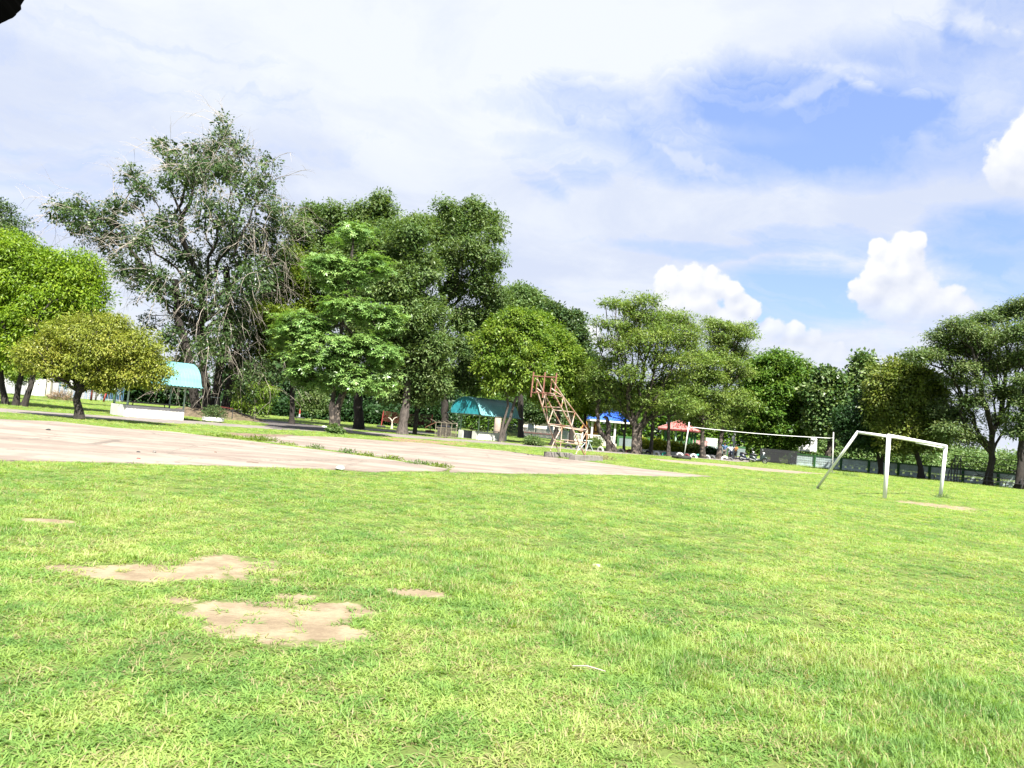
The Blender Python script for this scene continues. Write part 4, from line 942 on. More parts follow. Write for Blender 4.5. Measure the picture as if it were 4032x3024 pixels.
mass('woodland', 'sunlit pale green growth beyond the vented wall at right', [(3150, 3700, 1700, 1760, 100, 10), (3660, 4150, 1770, 1830, 105, 8)], LF_far, (0.42, 0.20), 2.4, 64)

print('crown tris', NTRI)

# ------------------------------------------------------------------ built things
M_wht = simple('white_paint', (0.62, 0.62, 0.60), 0.5, var=0.06, scale=3, stain=(0.42, 0.40, 0.36))
M_goal = simple('white_goal_paint', (0.80, 0.80, 0.80), 0.4, var=0.03, scale=4, stain=(0.72, 0.70, 0.66))
M_wall = simple('whitewash', (0.50, 0.50, 0.475), 0.85, var=0.1, scale=1.6, bump=0.3, stain=(0.30, 0.29, 0.26))
M_cream = simple('cream_wall', (0.42, 0.38, 0.31), 0.85, var=0.1, scale=2, bump=0.3)
M_greywall = simple('grey_render', (0.30, 0.31, 0.32), 0.9, var=0.15, scale=1.5, stain=(0.16, 0.16, 0.16))
M_aqua = simple('aqua_roof', (0.125, 0.30, 0.32), 0.42, var=0.10, scale=1.2, stain=(0.10, 0.25, 0.27))
M_teal = simple('teal_sheet', (0.025, 0.22, 0.26), 0.35, var=0.12, scale=2)
M_mint = simple('mint_post', (0.30, 0.42, 0.33), 0.5, var=0.1)
M_conc = simple('raw_concrete', (0.17, 0.155, 0.14), 0.95, var=0.25, scale=4, bump=0.6, stain=(0.08, 0.07, 0.065))
M_dkmet = simple('dark_metal', (0.03, 0.03, 0.032), 0.6, var=0.3)
M_blk = simple('black_plastic', (0.012, 0.012, 0.014), 0.45, var=0.2)
M_rub = simple('rubber', (0.022, 0.022, 0.022), 0.85, var=0.25, scale=8)
M_blue = simple('blue_roof_sheet', (0.030, 0.115, 0.50), 0.45, var=0.1, scale=1)
M_redr = simple('faded_red_roof', (0.38, 0.13, 0.115), 0.55, var=0.15, scale=1.3, stain=(0.27, 0.07, 0.06))
M_dkred = simple('dark_red_paint', (0.11, 0.018, 0.015), 0.6, var=0.2)
M_redp = simple('red_post_paint', (0.33, 0.055, 0.045), 0.6, var=0.2, stain=(0.16, 0.06, 0.04))
M_lime = simple('lime_post', (0.15, 0.27, 0.025), 0.6, var=0.1)
M_grn = simple('green_post', (0.04, 0.16, 0.055), 0.6, var=0.15)
M_wgreen = simple('green_wall_trim', (0.02, 0.085, 0.02), 0.75, var=0.2)
M_wpanel = simple('pale_vent_block', (0.42, 0.50, 0.50), 0.85, var=0.12, scale=3, stain=(0.25, 0.28, 0.26))
M_gold = simple('gold_shrine', (0.45, 0.26, 0.035), 0.45, var=0.2, scale=8)
M_brown = simple('brown_wood', (0.12, 0.055, 0.028), 0.7, var=0.25, scale=8)
M_bluefence = simple('blue_bar', (0.10, 0.20, 0.32), 0.6, var=0.2, stain=(0.22, 0.24, 0.25))
M_pink = simple('pink_banner', (0.30, 0.16, 0.15), 0.7, var=0.15)
M_skin = simple('skin', (0.14, 0.07, 0.045), 0.6, var=0.08)
M_hair = simple('hair', (0.01, 0.008, 0.007), 0.6)
M_dry = simple('dry_brush', (0.17, 0.12, 0.07), 0.9, var=0.3)
def rustmat():
    mm, n = mat('rusty_white_pipe')
    pos = n.node('ShaderNodeNewGeometry').outputs['Position']
    f = n.noise(pos, 1.6, 6, 0.65); g = n.noise(pos, 9, 5, 0.7)
    v = n.m('ADD', n.m('MULTIPLY', f, 0.7), n.m('MULTIPLY', g, 0.3))
    c = n.ramp(v, [(0.34, (0.15, 0.055, 0.035)), (0.43, (0.27, 0.13, 0.075)), (0.50, (0.38, 0.28, 0.21)), (0.60, (0.46, 0.42, 0.37))])
    p = n.node('ShaderNodeBsdfPrincipled'); n.put(p.inputs['Base Color'], c); p.inputs['Roughness'].default_value = 0.75
    o = n.node('ShaderNodeOutputMaterial'); n.l.new(p.outputs[0], o.inputs[0]); return mm
M_rust = rustmat()
M_rustb = simple('red_board_pipe', (0.19, 0.08, 0.055), 0.7, var=0.2, scale=5, stain=(0.34, 0.20, 0.15))

# ---- arched shelters
def shelter(name, label, c0, door, seed):
    t = thing(name, label, 'shelter', c0, R(45))
    Lx, Ly = 3.6, 2.65; cx, cy = Lx / 2, Ly / 2; HL, HW = 2.45, 2.32
    prof = [(-HW - 0.12, 2.20), (-HW + 0.05, 2.23), (-HW + 0.22, 2.33)]
    for i in range(19):
        a = math.pi - math.pi * (0.06 + 0.88 * i / 18)
        prof.append((2.0 * math.cos(a) * 1.0, 2.28 + 1.50 * math.sin(a)))
    prof += [(HW - 0.22, 2.33), (HW - 0.05, 2.23), (HW + 0.12, 2.20)]
    ribs = 22; xs = []
    for i in range(ribs):
        x0 = -HL + 2 * HL * i / ribs; s = 2 * HL / ribs
        xs += [(x0, 0), (x0 + s * .55, 0), (x0 + s * .68, 0.035), (x0 + s * .87, 0.035)]
    xs.append((HL, 0))
    mb = MB(); k = len(prof)
    for x, h in xs:
        for j, (y, z) in enumerate(prof):
            p0 = prof[max(0, j - 1)]; p1 = prof[min(k - 1, j + 1)]; ty, tz = p1[0] - p0[0], p1[1] - p0[1]; l = math.hypot(ty, tz)
            mb.v.append((cx + x, cy + y - tz / l * h, z + ty / l * h))
    for i in range(len(xs) - 1):
        for j in range(k - 1):
            mb.f.append((i * k + j, i * k + j + 1, (i + 1) * k + j + 1, (i + 1) * k + j))
    rf = mb.build('roof', M_aqua, t); md = rf.modifiers.new('thickness', 'SOLIDIFY'); md.thickness = 0.012; md.offset = -1
    arc = [p for p in prof[3:-3]]
    for sx_ in (-HL + 0.10, HL - 0.10):
        g = MB(); n = 44
        def topz(y):
            for (y0, z0), (y1, z1) in zip(arc, arc[1:]):
                if y0 <= y <= y1: return z0 + (z1 - z0) * (y - y0) / (y1 - y0)
            return 2.3
        for i in range(n * 2 + 1):
            y = -1.95 + 3.9 * i / (2 * n); off = 0.03 if (i // 2) % 2 else 0.0
            z = max(2.3, topz(y)); g.v += [(cx + sx_ + off, cy + y, 2.24), (cx + sx_ + off, cy + y, z)]
        for i in range(n * 2): g.f.append((2 * i, 2 * i + 2, 2 * i + 3, 2 * i + 1))
        ge = g.build('gable', M_teal, t); md = ge.modifiers.new('thickness', 'SOLIDIFY'); md.thickness = 0.01
    MB().box((cx, cy, 2.262), (4.7, 3.9, 0.02)).build('ceiling', M_conc, t)
    for (x, y) in ((0.12, 0.12), (Lx - .02, 0.12), (0.12, Ly - .1), (Lx - .02, Ly - .1)):
        MB().box((x, y, 1.12), (0.085, 0.085, 2.24)).build('post', M_mint, t, bevel=0.008)
    for (a, b) in (((-.3, cy - 1.9, 2.2), (-.3, cy + 1.9, 2.2)), ((Lx + .3, cy - 1.9, 2.2), (Lx + .3, cy + 1.9, 2.2)), ((-.6, .12, 2.15), (Lx + .6, .12, 2.15)), ((-.6, Ly - .1, 2.15), (Lx + .6, Ly - .1, 2.15))):
        MB().bar(a, b, 0.06, 0.05).build('beam', M_mint, t)
    h = 0.74
    MB().box((Lx / 2, 0.0, h / 2), (Lx, 0.12, h)).build('low_wall', M_wall, t, bevel=0.012)
    if door:
        MB().box((0.0, 0.40, h / 2), (0.12, 0.66, h)).build('low_wall', M_wall, t, bevel=0.012)
        MB().box((0.0, 2.28, h / 2), (0.12, 0.60, h)).build('low_wall', M_wall, t, bevel=0.012)
    else:
        MB().box((0.0, 1.35, h / 2), (0.12, 2.55, h)).build('low_wall', M_wall, t, bevel=0.012)
    MB().box((Lx / 2, Ly, h / 2), (Lx, 0.12, h)).build('low_wall', M_wall, t, bevel=0.012)
    MB().box((cx, cy, 0.03), (Lx - .1, Ly - .1, 0.06)).build('floor_slab', M_conc, t)
    return t
C1 = G(490, 1641); C2 = G(1880, 1732)
sh1 = shelter('arched_shelter', 'pale blue arched shelter with white low wall half hidden by the olive tree', C1, False, 1)
sh2 = shelter('arched_shelter', 'turquoise arched shelter with ribbed gable and white low wall near the middle', C2, True, 2)
def rot45(c, x, y, z=0): 
    s = math.sqrt(.5); return Vector((c.x + s * (x - y), c.y + s * (x + y), z))
def table(label, loc, rz, size, h, mt=M_conc, name='concrete_table'):
    t = thing(name, label, 'table', loc, rz)
    MB().box((0, 0, h - 0.04), (size[0], size[1], 0.08)).build('table_top', mt, t, bevel=0.01)
    for sx_ in (-1, 1):
        MB().bar((sx_ * size[0] * .42, -size[1] * .38, 0), (sx_ * size[0] * .36, -size[1] * .38, h - .08), 0.05).build('leg', M_dkmet, t)
        MB().bar((sx_ * size[0] * .42, size[1] * .38, 0), (sx_ * size[0] * .36, size[1] * .38, h - .08), 0.05).build('leg', M_dkmet, t)
    return t
table('long worn concrete table under the pale blue arched shelter', rot45(C1, 1.75, 1.1), R(45), (3.1, 1.1), 0.98)
table('dark concrete table inside the turquoise arched shelter', rot45(C2, 1.4, 1.5), R(45), (1.4, 0.8), 0.9)
b_ = thing('bench', 'dark picnic bench beyond the turquoise shelter', 'bench', GD(1928, 78), R(10))
MB().box((0, 0, .74), (2.6, .7, .06)).build('table_top', M_dkmet, b_)
for sy in (-.75, .75): MB().box((0, sy, .44), (2.6, .28, .05)).build('seat', M_dkmet, b_)
for sx_ in (-1, 1):
    MB().bar((sx_, -.75, .02), (sx_ * .9, .2, .72), .06).build('leg', M_dkmet, b_); MB().bar((sx_, .75, .02), (sx_ * .9, -.2, .72), .06).build('leg', M_dkmet, b_)

# ---- basketball frame: pipes in two side trusses on concrete beams
Bz = lambda x, y: (2050 + x / 3.687, 1400 + y / 3.687)
B1 = G(2152, 1799); B2 = G(2251, 1811)
wd = (B2 - B1).normalized(); ed = Vector((-wd.y, wd.x, 0))
eye = Vector((0, 0, EYE))
def onplane(base, nrm, px, py):
    d = ray(px, py); t = (base - eye).dot(nrm) / d.dot(nrm); return eye + d * t
LB = B1 + wd * 0.20; RB = B2 + wd * 0.20
bf = thing('basketball_frame', 'rusty bare pipe basketball stand with empty board frame on concrete beams', 'frame', B1)
def pb(name, a, b, r, m_):
    MB().tube([a - B1, b - B1], r, 10).build(name, m_, bf, smooth=False)
def Lp(x, y): return onplane(LB, wd, *Bz(x, y))
def Rp(x, y): return onplane(RB, wd, *Bz(x, y))
Lc = [Lp(*p) for p in ((245, 520), (315, 745), (400, 990), (490, 1240), (550, 1393))]
Lk = [Lp(*p) for p in ((245, 350), (350, 565), (470, 790), (602, 1035))]
Rc = [Rp(*p) for p in ((485, 560), (590, 755), (738, 1030), (855, 1295), (925, 1440))]
Rk = [Rp(*p) for p in ((455, 350), (620, 600), (790, 825), (972, 1080))]
Lf = Lp(432, 1388); Rf = Rp(803, 1432); Lb = Lp(572, 1393); Rb = Rp(938, 1440)
for ch in (Lc, Lk, Rc, Rk):
    for a, b in zip(ch, ch[1:]): pb('pipe', a, b, 0.036, M_rust)
for a, b in ((Lk[3], Lb), (Rk[3], Rb), (Lk[3], Lc[3]), (Lc[3], Lf), (Rk[3], Rc[3]), (Rc[3], Rf), (Lk[1], Lc[1]), (Lk[1], Lc[2]), (Lk[2], Lc[2]), (Rk[1], Rc[1]), (Rk[1], Rc[2]), (Rk[2], Rc[2]),
             (Lc[1], Rc[1]), (Lk[1], Rk[1]), (Lk[2], Rk[2]), (Lc[2], Rc[2]), (Lk[3], Rk[3]), (Lc[2] + Vector((0, 0, -.06)), Rk[3] + Vector((0, 0, -.08))), (Lc[3], Rc[3]), (Lb.lerp(Lk[3], .48), Rb.lerp(Rk[3], .48))):
    pb('pipe', a, b, 0.028, M_rust)
bb = LB - ed * 1.05                      # board plane, facing the court
def Bp(x, y):
    px, py = Bz(x, y); return onplane(bb, ed, px, py)
for a, b in (((190, 238), (150, 602)), ((357, 242), (318, 612)), ((523, 250), (487, 628))): pb('board_upright', Bp(*a), Bp(*b), 0.042, M_rustb)
for a, b in (((190, 298), (515, 318)), ((160, 535), (492, 552))): pb('board_rail', Bp(*a), Bp(*b), 0.036, M_rustb)
for a, b in (((242, 315), (225, 540)), ((452, 330), (430, 550))): pb('board_brace', Bp(*a), Bp(*b), 0.032, M_rustb)
pb('pipe', Bp(240, 345), Lk[0], .032, M_rust); pb('pipe', Bp(456, 350), Rk[0], .032, M_rust)
pb('pipe', Bp(236, 475), Lk[1], .03, M_rust); pb('pipe', Bp(452, 480), Rk[1], .03, M_rust)
pb('pipe', Bp(228, 535), Lc[0], .032, M_rust); pb('pipe', Bp(434, 550), Rc[0], .032, M_rust)
for base, ln, lab in ((LB, 2.1, 'a'), (RB, 2.6, 'b')):
    c = base + wd * 0.02 + ed * (ln / 2 - .28) - B1; ang = math.atan2(ed.y, ed.x)
    MB().box((c.x, c.y, 0.145), (ln, 0.42, 0.30), rz=ang).build('foundation_beam', M_conc, bf, bevel=0.02)

# ---- football goal
gl = thing('football_goal', 'white pipe football goal with one slanting rear stay and no net', 'goal', G(3483, 1965))
g0 = G(3483, 1965); P1 = g0; P2 = G(3702, 1960)
T1 = onplane(P1, Vector((0, 1, 0)), 3500, 1716); T2 = onplane(P2, Vector((0, 1, 0)), 3724, 1757)
pd = (P2 - P1).normalized(); bk = Vector((-pd.y, pd.x, 0))
def gp_(name, pts, r): MB().tube([p - g0 for p in pts], r, 14).build(name, M_goal, gl, smooth=True)
gp_('post', [P1 - Vector((0, 0, .05)), T1], 0.078); gp_('post', [P2 - Vector((0, 0, .05)), T2], 0.078)
gp_('crossbar', [T1 - pd * .06, T2 + pd * .06], 0.072)
S1 = G(3215, 1923); K1 = onplane(P1 + pd * 0.0, pd, 3378, 1702); K2 = onplane(P2, pd, 3606, 1743)
gp_('rear_bar', [T1 - Vector((0, 0, .03)), K1], 0.055); gp_('rear_stay', [K1 + Vector((0, 0, .02)), S1 - Vector((0, 0, .03))], 0.055); gp_('rear_bar', [T2 - Vector((0, 0, .10)), K2], 0.034)

# ---- volleyball poles and tape
def tyre_mesh(name, Rm=0.24, r=0.085, mt=M_rub):
    mb = MB(); mb.torus((0, 0, 0), Rm, r, 24, 10, Matrix.Rotation(R(90), 3, 'X')); return mb
vp1 = G(2692, 1808)
v1 = thing('net_pole', 'leaning white net pole stuck in a flat black tyre', 'pole', vp1)
top1 = onplane(vp1, Vector((0, 1, 0)), 2714, 1662)
MB().tube([(0, 0, 0.02), top1 - vp1], 0.046, 10).build('pole', M_wht, v1, smooth=True)
mb = MB(); mb.torus((0, 0, 0.14), 0.46, 0.17, 28, 10, Matrix.Rotation(R(90), 3, 'X')); mb.build('tyre_base', M_rub, v1, smooth=True)
MB().lathe([(0.0, .10), (.36, .10), (.36, .02)], 18).build('concrete_fill', M_conc, v1)
mb = MB(); mb.torus((-.55, .3, 0.13), 0.28, 0.12, 24, 10, Matrix.Rotation(R(80), 3, 'X')); tt = mb.build('loose_tyre', M_rub, None, smooth=True)
tt.location = vp1; tag(tt, 'small black tyre lying against the left net pole base', 'tyre')
vp2 = G(3277, 1861)
v2 = thing('net_pole', 'upright white net pole on the lawn behind the goal stay', 'pole', vp2)
top2 = onplane(vp2, Vector((0, 1, 0)), 3282, 1702)
MB().tube([(0, 0, -0.05), top2 - vp2], 0.038, 10).build('pole', M_wht, v2, smooth=True)
MB().lathe([(.0, .06), (.22, .05), (.26, 0)], 14).build('base', M_conc, v2)
ta = AT(2730, 1682, vp1.y + .3); tb = AT(3269, 1725, vp2.y)
tp = thing('net_tape', 'white net band stretched between the two white net poles', 'net', ta)
pts = [ta.lerp(tb, i / 24) - ta - Vector((0, 0, 0.10 * math.sin(math.pi * i / 24))) for i in range(25)]
mb = MB()
for p in pts: mb.v += [(p.x, p.y, p.z + .02), (p.x, p.y + .012, p.z + .02), (p.x, p.y + .012, p.z - .02), (p.x, p.y, p.z - .02)]
for i in range(24):
    for j in range(4): mb.f.append((4 * i + j, 4 * i + (j + 1) % 4, 4 * i + 4 + (j + 1) % 4, 4 * i + 4 + j))
mb.build('band', M_goal, tp)
MB().tube([top1 - Vector((0, 0, .55)) - ta, pts[0]], .012, 5).build('cord', M_wht, tp); MB().tube([pts[-1], top2 - Vector((0, 0, .45)) - ta], .012, 5).build('cord', M_wht, tp)

# ---- half buried tyres along the path
TY = [((2238, 1765), M_rub, 'black half buried tyre under the rusty frame'), ((2281, 1770), 'grey', 'grey half buried tyre seen between the rusty frame legs'), ((2322, 1772), M_rub, 'dark half buried tyre just right of the rusty frame'),
      ((2364, 1776), 'pale', 'faded white topped tyre left of the leaning trunk'), ((2444, 1782), M_rub, 'black half buried tyre right of the leaning trunk'), ((2478, 1784), 'brown', 'brown half buried tyre against the thick flame tree trunk'),
      ((2551, 1789), M_rub, 'dark half buried tyre at the foot of the slim hedge tree'), ((2585, 1792), 'white', 'clean white half buried tyre between two slim trunks'), ((2618, 1795), 'green', 'turquoise half buried tyre left of the slim tree before the red roof'),
      ((2676, 1799), 'white', 'white half buried tyre directly behind the left net pole'), ((2704, 1800), 'redb', 'maroon half buried tyre right of the left net pole'), ((2730, 1803), 'white', 'big white half buried tyre between maroon tyre and mottled trunk'),
      ((2749, 1803), 'green', 'turquoise tyre half hidden by the mottled umbrella trunk'), ((2783, 1806), 'pale', 'grey white tyre right after the mottled umbrella trunk'), ((2805, 1808), 'grey', 'grey half buried tyre left of the slanting pale trunk'),
      ((2853, 1811), 'white', 'white half buried tyre below the person in blue'), ((2874, 1813), 'grey', 'flat grey tyre below the motorbike rider')]
TM = {'white': M_wht, 'grey': simple('grey_tyre_paint', (0.09, 0.09, 0.095), 0.8, var=0.25, scale=8), 'pale': simple('faded_tyre_paint', (0.30, 0.30, 0.29), 0.8, var=0.3, scale=8, stain=(0.06, 0.06, 0.06)),
      'brown': simple('brown_tyre_paint', (0.09, 0.035, 0.028), 0.8, var=0.2), 'green': simple('turquoise_tyre_paint', (0.03, 0.26, 0.19), 0.7, var=0.15), 'redb': simple('maroon_tyre_paint', (0.16, 0.03, 0.03), 0.75, var=0.2)}
TP = {}
for i, ((px, py), mt_, lab) in enumerate(TY):
    mt_ = TM.get(mt_, mt_) if isinstance(mt_, str) else mt_
    if mt_.name not in TP:
        q = MB(); q.torus((0, 0, 0), 0.25, 0.10, 24, 10); TP[mt_.name] = q.mesh('painted_tyre', mt_, True)
    o = link('painted_tyre', TP[mt_.name]); g = G(px, py); o.location = (g.x, g.y, 0.03 + 0.03 * math.sin(i * 2.3)); o.rotation_euler = (R(6 * math.sin(i)), 0, R(-20 + 25 * math.sin(i * 1.7)))
    s = 1.0 + 0.12 * math.sin(i * 3.1); o.scale = (s, s, s)
    tag(o, lab, 'tyre', 'half buried tyres along the path')

# ---- blue roofed pavilion with railing and shrine
Yb = 90.0
def BPt(px, dy=0.0, z=0.0):
    g = GD(px, Yb + dy); return Vector((g.x, g.y, z))
o0 = BPt(2326); bp = thing('railed_pavilion', 'white posted pavilion with bright blue sheet roof and white railing', 'pavilion', o0)
xr = BPt(2416).x - o0.x; xl = BPt(2242).x - o0.x; D = 4.2; ze = AT(2327, 1649, Yb - .5).z; zt = AT(2343, 1596, Yb + 2).z; 
MB().box(((xr + xl) / 2 , D / 2, .20), (xr - xl + .6, D + .5, .40)).build('plinth', M_cream, bp, bevel=0.03)
for x in (0, xr):
    for y in (0, D): MB().box((x, y, ze / 2 + .1), (0.22, 0.22, ze - .2)).build('post', M_wht, bp, bevel=0.01)
MB().box((xl, 0, .98), (.26, .26, 1.2)).build('newel_post', M_wht, bp, bevel=0.01); MB().box((BPt(2292).x - o0.x, 0, .92), (.2, .2, 1.05)).build('newel_post', M_wht, bp, bevel=0.01)
rx0, rx1 = AT(2325, 1649, Yb - .6).x - o0.x, AT(2478, 1675, Yb - .6).x - o0.x; tx0, tx1 = AT(2343, 1596, Yb + 2).x - o0.x, AT(2410, 1608, Yb + 2).x - o0.x
n = 22; mb = MB()
def slope(mb, a0, a1, b0, b1, n):
    for i in range(n):
        for s0, s1, h in ((0, .74, 0), (.80, .94, .05)):
            u0, u1 = (i + s0) / n, (i + s1) / n
            p = [a0.lerp(a1, u0), a0.lerp(a1, u1), b0.lerp(b1, u1), b0.lerp(b1, u0)]
            b = len(mb.v); mb.v += [tuple(q + Vector((0, -h * .4, h))) for q in p]; mb.f.append((b, b + 1, b + 2, b + 3))
        u0, u1, u2, u3 = (i + .74) / n, (i + .80) / n, (i + .94) / n, (i + 1) / n
        for (ua, ha), (ub, hb) in (((u0, 0), (u1, .05)), ((u2, .05), (u3, 0))):
            p = [a0.lerp(a1, ua) + Vector((0, -ha * .4, ha)), a0.lerp(a1, ub) + Vector((0, -hb * .4, hb)), b0.lerp(b1, ub) + Vector((0, -hb * .4, hb)), b0.lerp(b1, ua) + Vector((0, -ha * .4, ha))]
            b = len(mb.v); mb.v += [tuple(q) for q in p]; mb.f.append((b, b + 1, b + 2, b + 3))
A0, A1, T0, T1_ = Vector((rx0, -.6, ze)), Vector((rx1, -.6, ze)), Vector((tx0, D / 2, zt)), Vector((tx1, D / 2, zt))
Bk0, Bk1 = Vector((rx0, D + .6, ze)), Vector((rx1, D + .6, ze))
slope(mb, A0, A1, T0, T1_, n); slope(mb, Bk1, Bk0, T1_, T0, n); slope(mb, A1, Bk1, T1_, T1_ + Vector((.01, 0, 0)), 14); slope(mb, Bk0, A0, T0 - Vector((.01, 0, 0)), T0, 14)
rfo = mb.build('roof', M_blue, bp); md = rfo.modifiers.new('thickness', 'SOLIDIFY'); md.thickness = 0.04; md.offset = -1
for a, b in ((A0, A1), (A1, Bk1), (Bk1, Bk0), (Bk0, A0)): MB().bar(a - Vector((0, 0, .13)), b - Vector((0, 0, .13)), 0.06, 0.2).build('fascia', M_wht, bp)
bal = MB().box((0, 0, 0), (.05, .05, .74)).mesh('baluster', M_wht)
for x0, x1, y in ((xl, 0, 0), (0, xr, 0)):
    MB().box(((x0 + x1) / 2, y, 1.23), (x1 - x0, .08, .07)).build('rail', M_wht, bp); MB().box(((x0 + x1) / 2, y, .50), (x1 - x0, .07, .06)).build('rail', M_wht, bp)
    k = int((x1 - x0) / .165)
    for i in range(1, k): c = link('baluster', bal, bp); c.location = (x0 + (x1 - x0) * i / k, y, .865)
for y0, y1, x in ((0, D, xr), (0, D, xl)):
    MB().box((x, D / 2, 1.23), (.08, D, .07)).build('rail', M_wht, bp); MB().box((x, D / 2, .50), (.07, D, .06)).build('rail', M_wht, bp)
    for i in range(1, 24): c = link('baluster', bal, bp); c.location = (x, D * i / 24, .865)
# gilded shrine
shp = BPt(2308, 1.6, .40); st = thing('shrine', 'brown and gold wooden shrine with pointed flame gables beside the blue roof', 'shrine', shp)
MB().box((0.25, 0, .55), (2.0, 1.2, 1.1)).build('cabinet', M_gold, st, bevel=0.02)
MB().box((0.25, 0, 1.17), (2.5, 1.5, .14)).build('cornice', M_brown, st, bevel=0.02)
for x in (-.35, .95):
    g = MB(); g.v = [(x - .62, -.5, 1.25), (x + .62, -.5, 1.25), (x, -.5, 2.45), (x - .62, .6, 1.25), (x + .62, .6, 1.25), (x, .6, 2.45)]
    g.f = [(0, 1, 2), (5, 4, 3), (0, 2, 5, 3), (1, 4, 5, 2), (0, 3, 4, 1)]; g.build('gable', M_dkred, st)
    MB().tube([(x - .74, -.53, 1.2), (x - .42, -.53, 1.62), (x - .2, -.53, 2.1), (x, -.53, 2.72)], [.05, .06, .05, .02], 6).build('gold_trim', M_gold, st)
    MB().tube([(x + .74, -.53, 1.2), (x + .42, -.53, 1.62), (x + .2, -.53, 2.1), (x, -.53, 2.72)], [.05, .06, .05, .02], 6).build('gold_trim', M_gold, st)
    MB().tube([(x, -.55, 1.35), (x, -.55, 1.8), (x, -.55, 2.2)], [.14, .10, .02], 6).build('gold_boss', M_gold, st)
# potted ball plant on the deck
pl = thing('potted_plant', 'round leafed plant with pink flower standing behind the railing', 'plant', BPt(2388, 1.2, .40))
MB().lathe([(0, 0), (.2, 0), (.27, .4), (.3, .42), (.3, .46), (0, .46)], 16).build('pot', M_blk, pl)
r_ = np.random.default_rng(5); d_ = unit(r_.normal(0, 1, (900, 3))); o_ = d_ * np.array([.32, .32, .55]) * r_.uniform(.5, 1, (900, 1)) + np.array([0, 0, 1.25])
V, F = leaf_quads(o_, unit(d_ + r_.normal(0, .5, (900, 3))), unit(d_ + np.array([0, 0, .5])), np.full(900, .16), np.full(900, .07)); link('foliage', raw_mesh('foliage', V, F, LF_bush), pl)
MB().tube([(0, 0, .4), (0, 0, 1.2)], .03, 6).build('stem', M_brown, pl)
# blue trestle by the frame
tr_ = thing('trestle', 'small pale blue folding trestle behind the rusty frame', 'trestle', G(2312, 1778), R(15))
for sx_ in (-.35, .35):
    MB().bar((sx_ - .45, 0, 0), (sx_ * .2, 0, .85), .045).build('leg', M_wpanel, tr_); MB().bar((sx_ + .3, .35, 0), (sx_ * .2, .05, .85), .045).build('leg', M_wpanel, tr_)
MB().box((0, .02, .87), (.7, .12, .05)).build('top', M_wpanel, tr_)

# ---- red roofed pavilion
Yr = 85.0; rc = GD(2668, Yr + 2); rp = thing('red_pavilion', 'open pavilion with faded red hipped metal roof and green posts', 'pavilion', rc, 0)
Rr, phi = 2.85, R(19); CO = [Vector((Rr * math.cos(phi + k * math.pi / 2), Rr * math.sin(phi + k * math.pi / 2), 2.75)) for k in range(4)]
apex = Vector((0, 0, AT(2671, 1655, Yr + 2).z))
mb = MB()
for k in range(4):
    a0, a1 = CO[k], CO[(k + 1) % 4]; n = 20
    for i in range(n):
        for s0, s1, h0, h1 in ((0, .7, 0, 0), (.7, .78, 0, .03), (.78, .92, .03, .03), (.92, 1, .03, 0)):
            u0, u1 = (i + s0) / n, (i + s1) / n
            def pt(u, v, h):
                e0 = a0.lerp(a1, u); # ribs run straight up the slope until they meet the hip
                mid = (a0 + a1) / 2; top = apex; f = 1 - abs(2 * u - 1); q = e0 + (top - mid) * (v * f)
                nn_ = (a1 - a0).cross(top - a0).normalized(); nn_ = nn_ if nn_.z > 0 else -nn_
                return q + nn_ * h
            p = [pt(u0, 0, h0), pt(u1, 0, h1), pt(u1, 1, h1), pt(u0, 1, h0)]
            b = len(mb.v); mb.v += [tuple(q) for q in p]; mb.f.append((b, b + 1, b + 2, b + 3))
ro = mb.build('roof', M_redr, rp); md = ro.modifiers.new('thickness', 'SOLIDIFY'); md.thickness = 0.02
for k in range(4):
    MB().tube([CO[k] + Vector((0, 0, .05)), apex + Vector((0, 0, .05))], .05, 6).build('hip_cap', M_redr, rp)
    MB().bar(CO[k] - Vector((0, 0, .1)), CO[(k + 1) % 4] - Vector((0, 0, .1)), .05, .16).build('fascia', M_dkred, rp)
a0, a1 = CO[2], CO[3]; mid = (a0 + a1) / 2
for u, v0, v1 in ((.47, .25, .62), (.52, .18, .50), (.42, .15, .32), (.58, .45, .62), (.2, .3, .6), (.26, .35, .62), (.63, .52, .66)):
    f = 1 - abs(2 * u - 1); nn_ = (a1 - a0).cross(apex - a0).normalized(); nn_ = nn_ if nn_.z > 0 else -nn_
    p = [a0.lerp(a1, u - .012) + (apex - mid) * v0 + nn_ * .045, a0.lerp(a1, u + .012) + (apex - mid) * v0 + nn_ * .045, a0.lerp(a1, u + .012) + (apex - mid) * v1 + nn_ * .045, a0.lerp(a1, u - .012) + (apex - mid) * v1 + nn_ * .045]
    q = MB(); q.v = [tuple(x) for x in p] + [tuple(x - nn_ * .03) for x in p]; q.f = [(0, 1, 2, 3), (7, 6, 5, 4), (0, 4, 5, 1), (1, 5, 6, 2), (2, 6, 7, 3), (3, 7, 4, 0)]; q.build('rust_strip', M_dkred, rp)
for k in range(4):
    p = CO[k] * 0.78; MB().box((p.x, p.y, 1.33), (.2, .2, 2.66), rz=phi).build('post', M_lime if k == 2 else M_grn, rp, bevel=.01)
    q = (CO[k] + CO[(k + 1) % 4]) * .39; MB().box((q.x, q.y, 1.33), (.17, .17, 2.66), rz=phi).build('post', M_mint if k == 2 else M_grn, rp, bevel=.01)
    a, b = CO[k] * .76, CO[(k + 1) % 4] * .76; MB().bar((a.x, a.y, .95), (b.x, b.y, .95), .08, .06).build('bench_rail', M_mint, rp); MB().bar((a.x * .93, a.y * .93, .48), (b.x * .93, b.y * .93, .48), .32, .05).build('bench_seat', M_mint, rp)
MB().lathe([(0, .12), (3.0, .12), (3.0, 0)], 4, axis='Z').build('floor_slab', M_conc, rp)
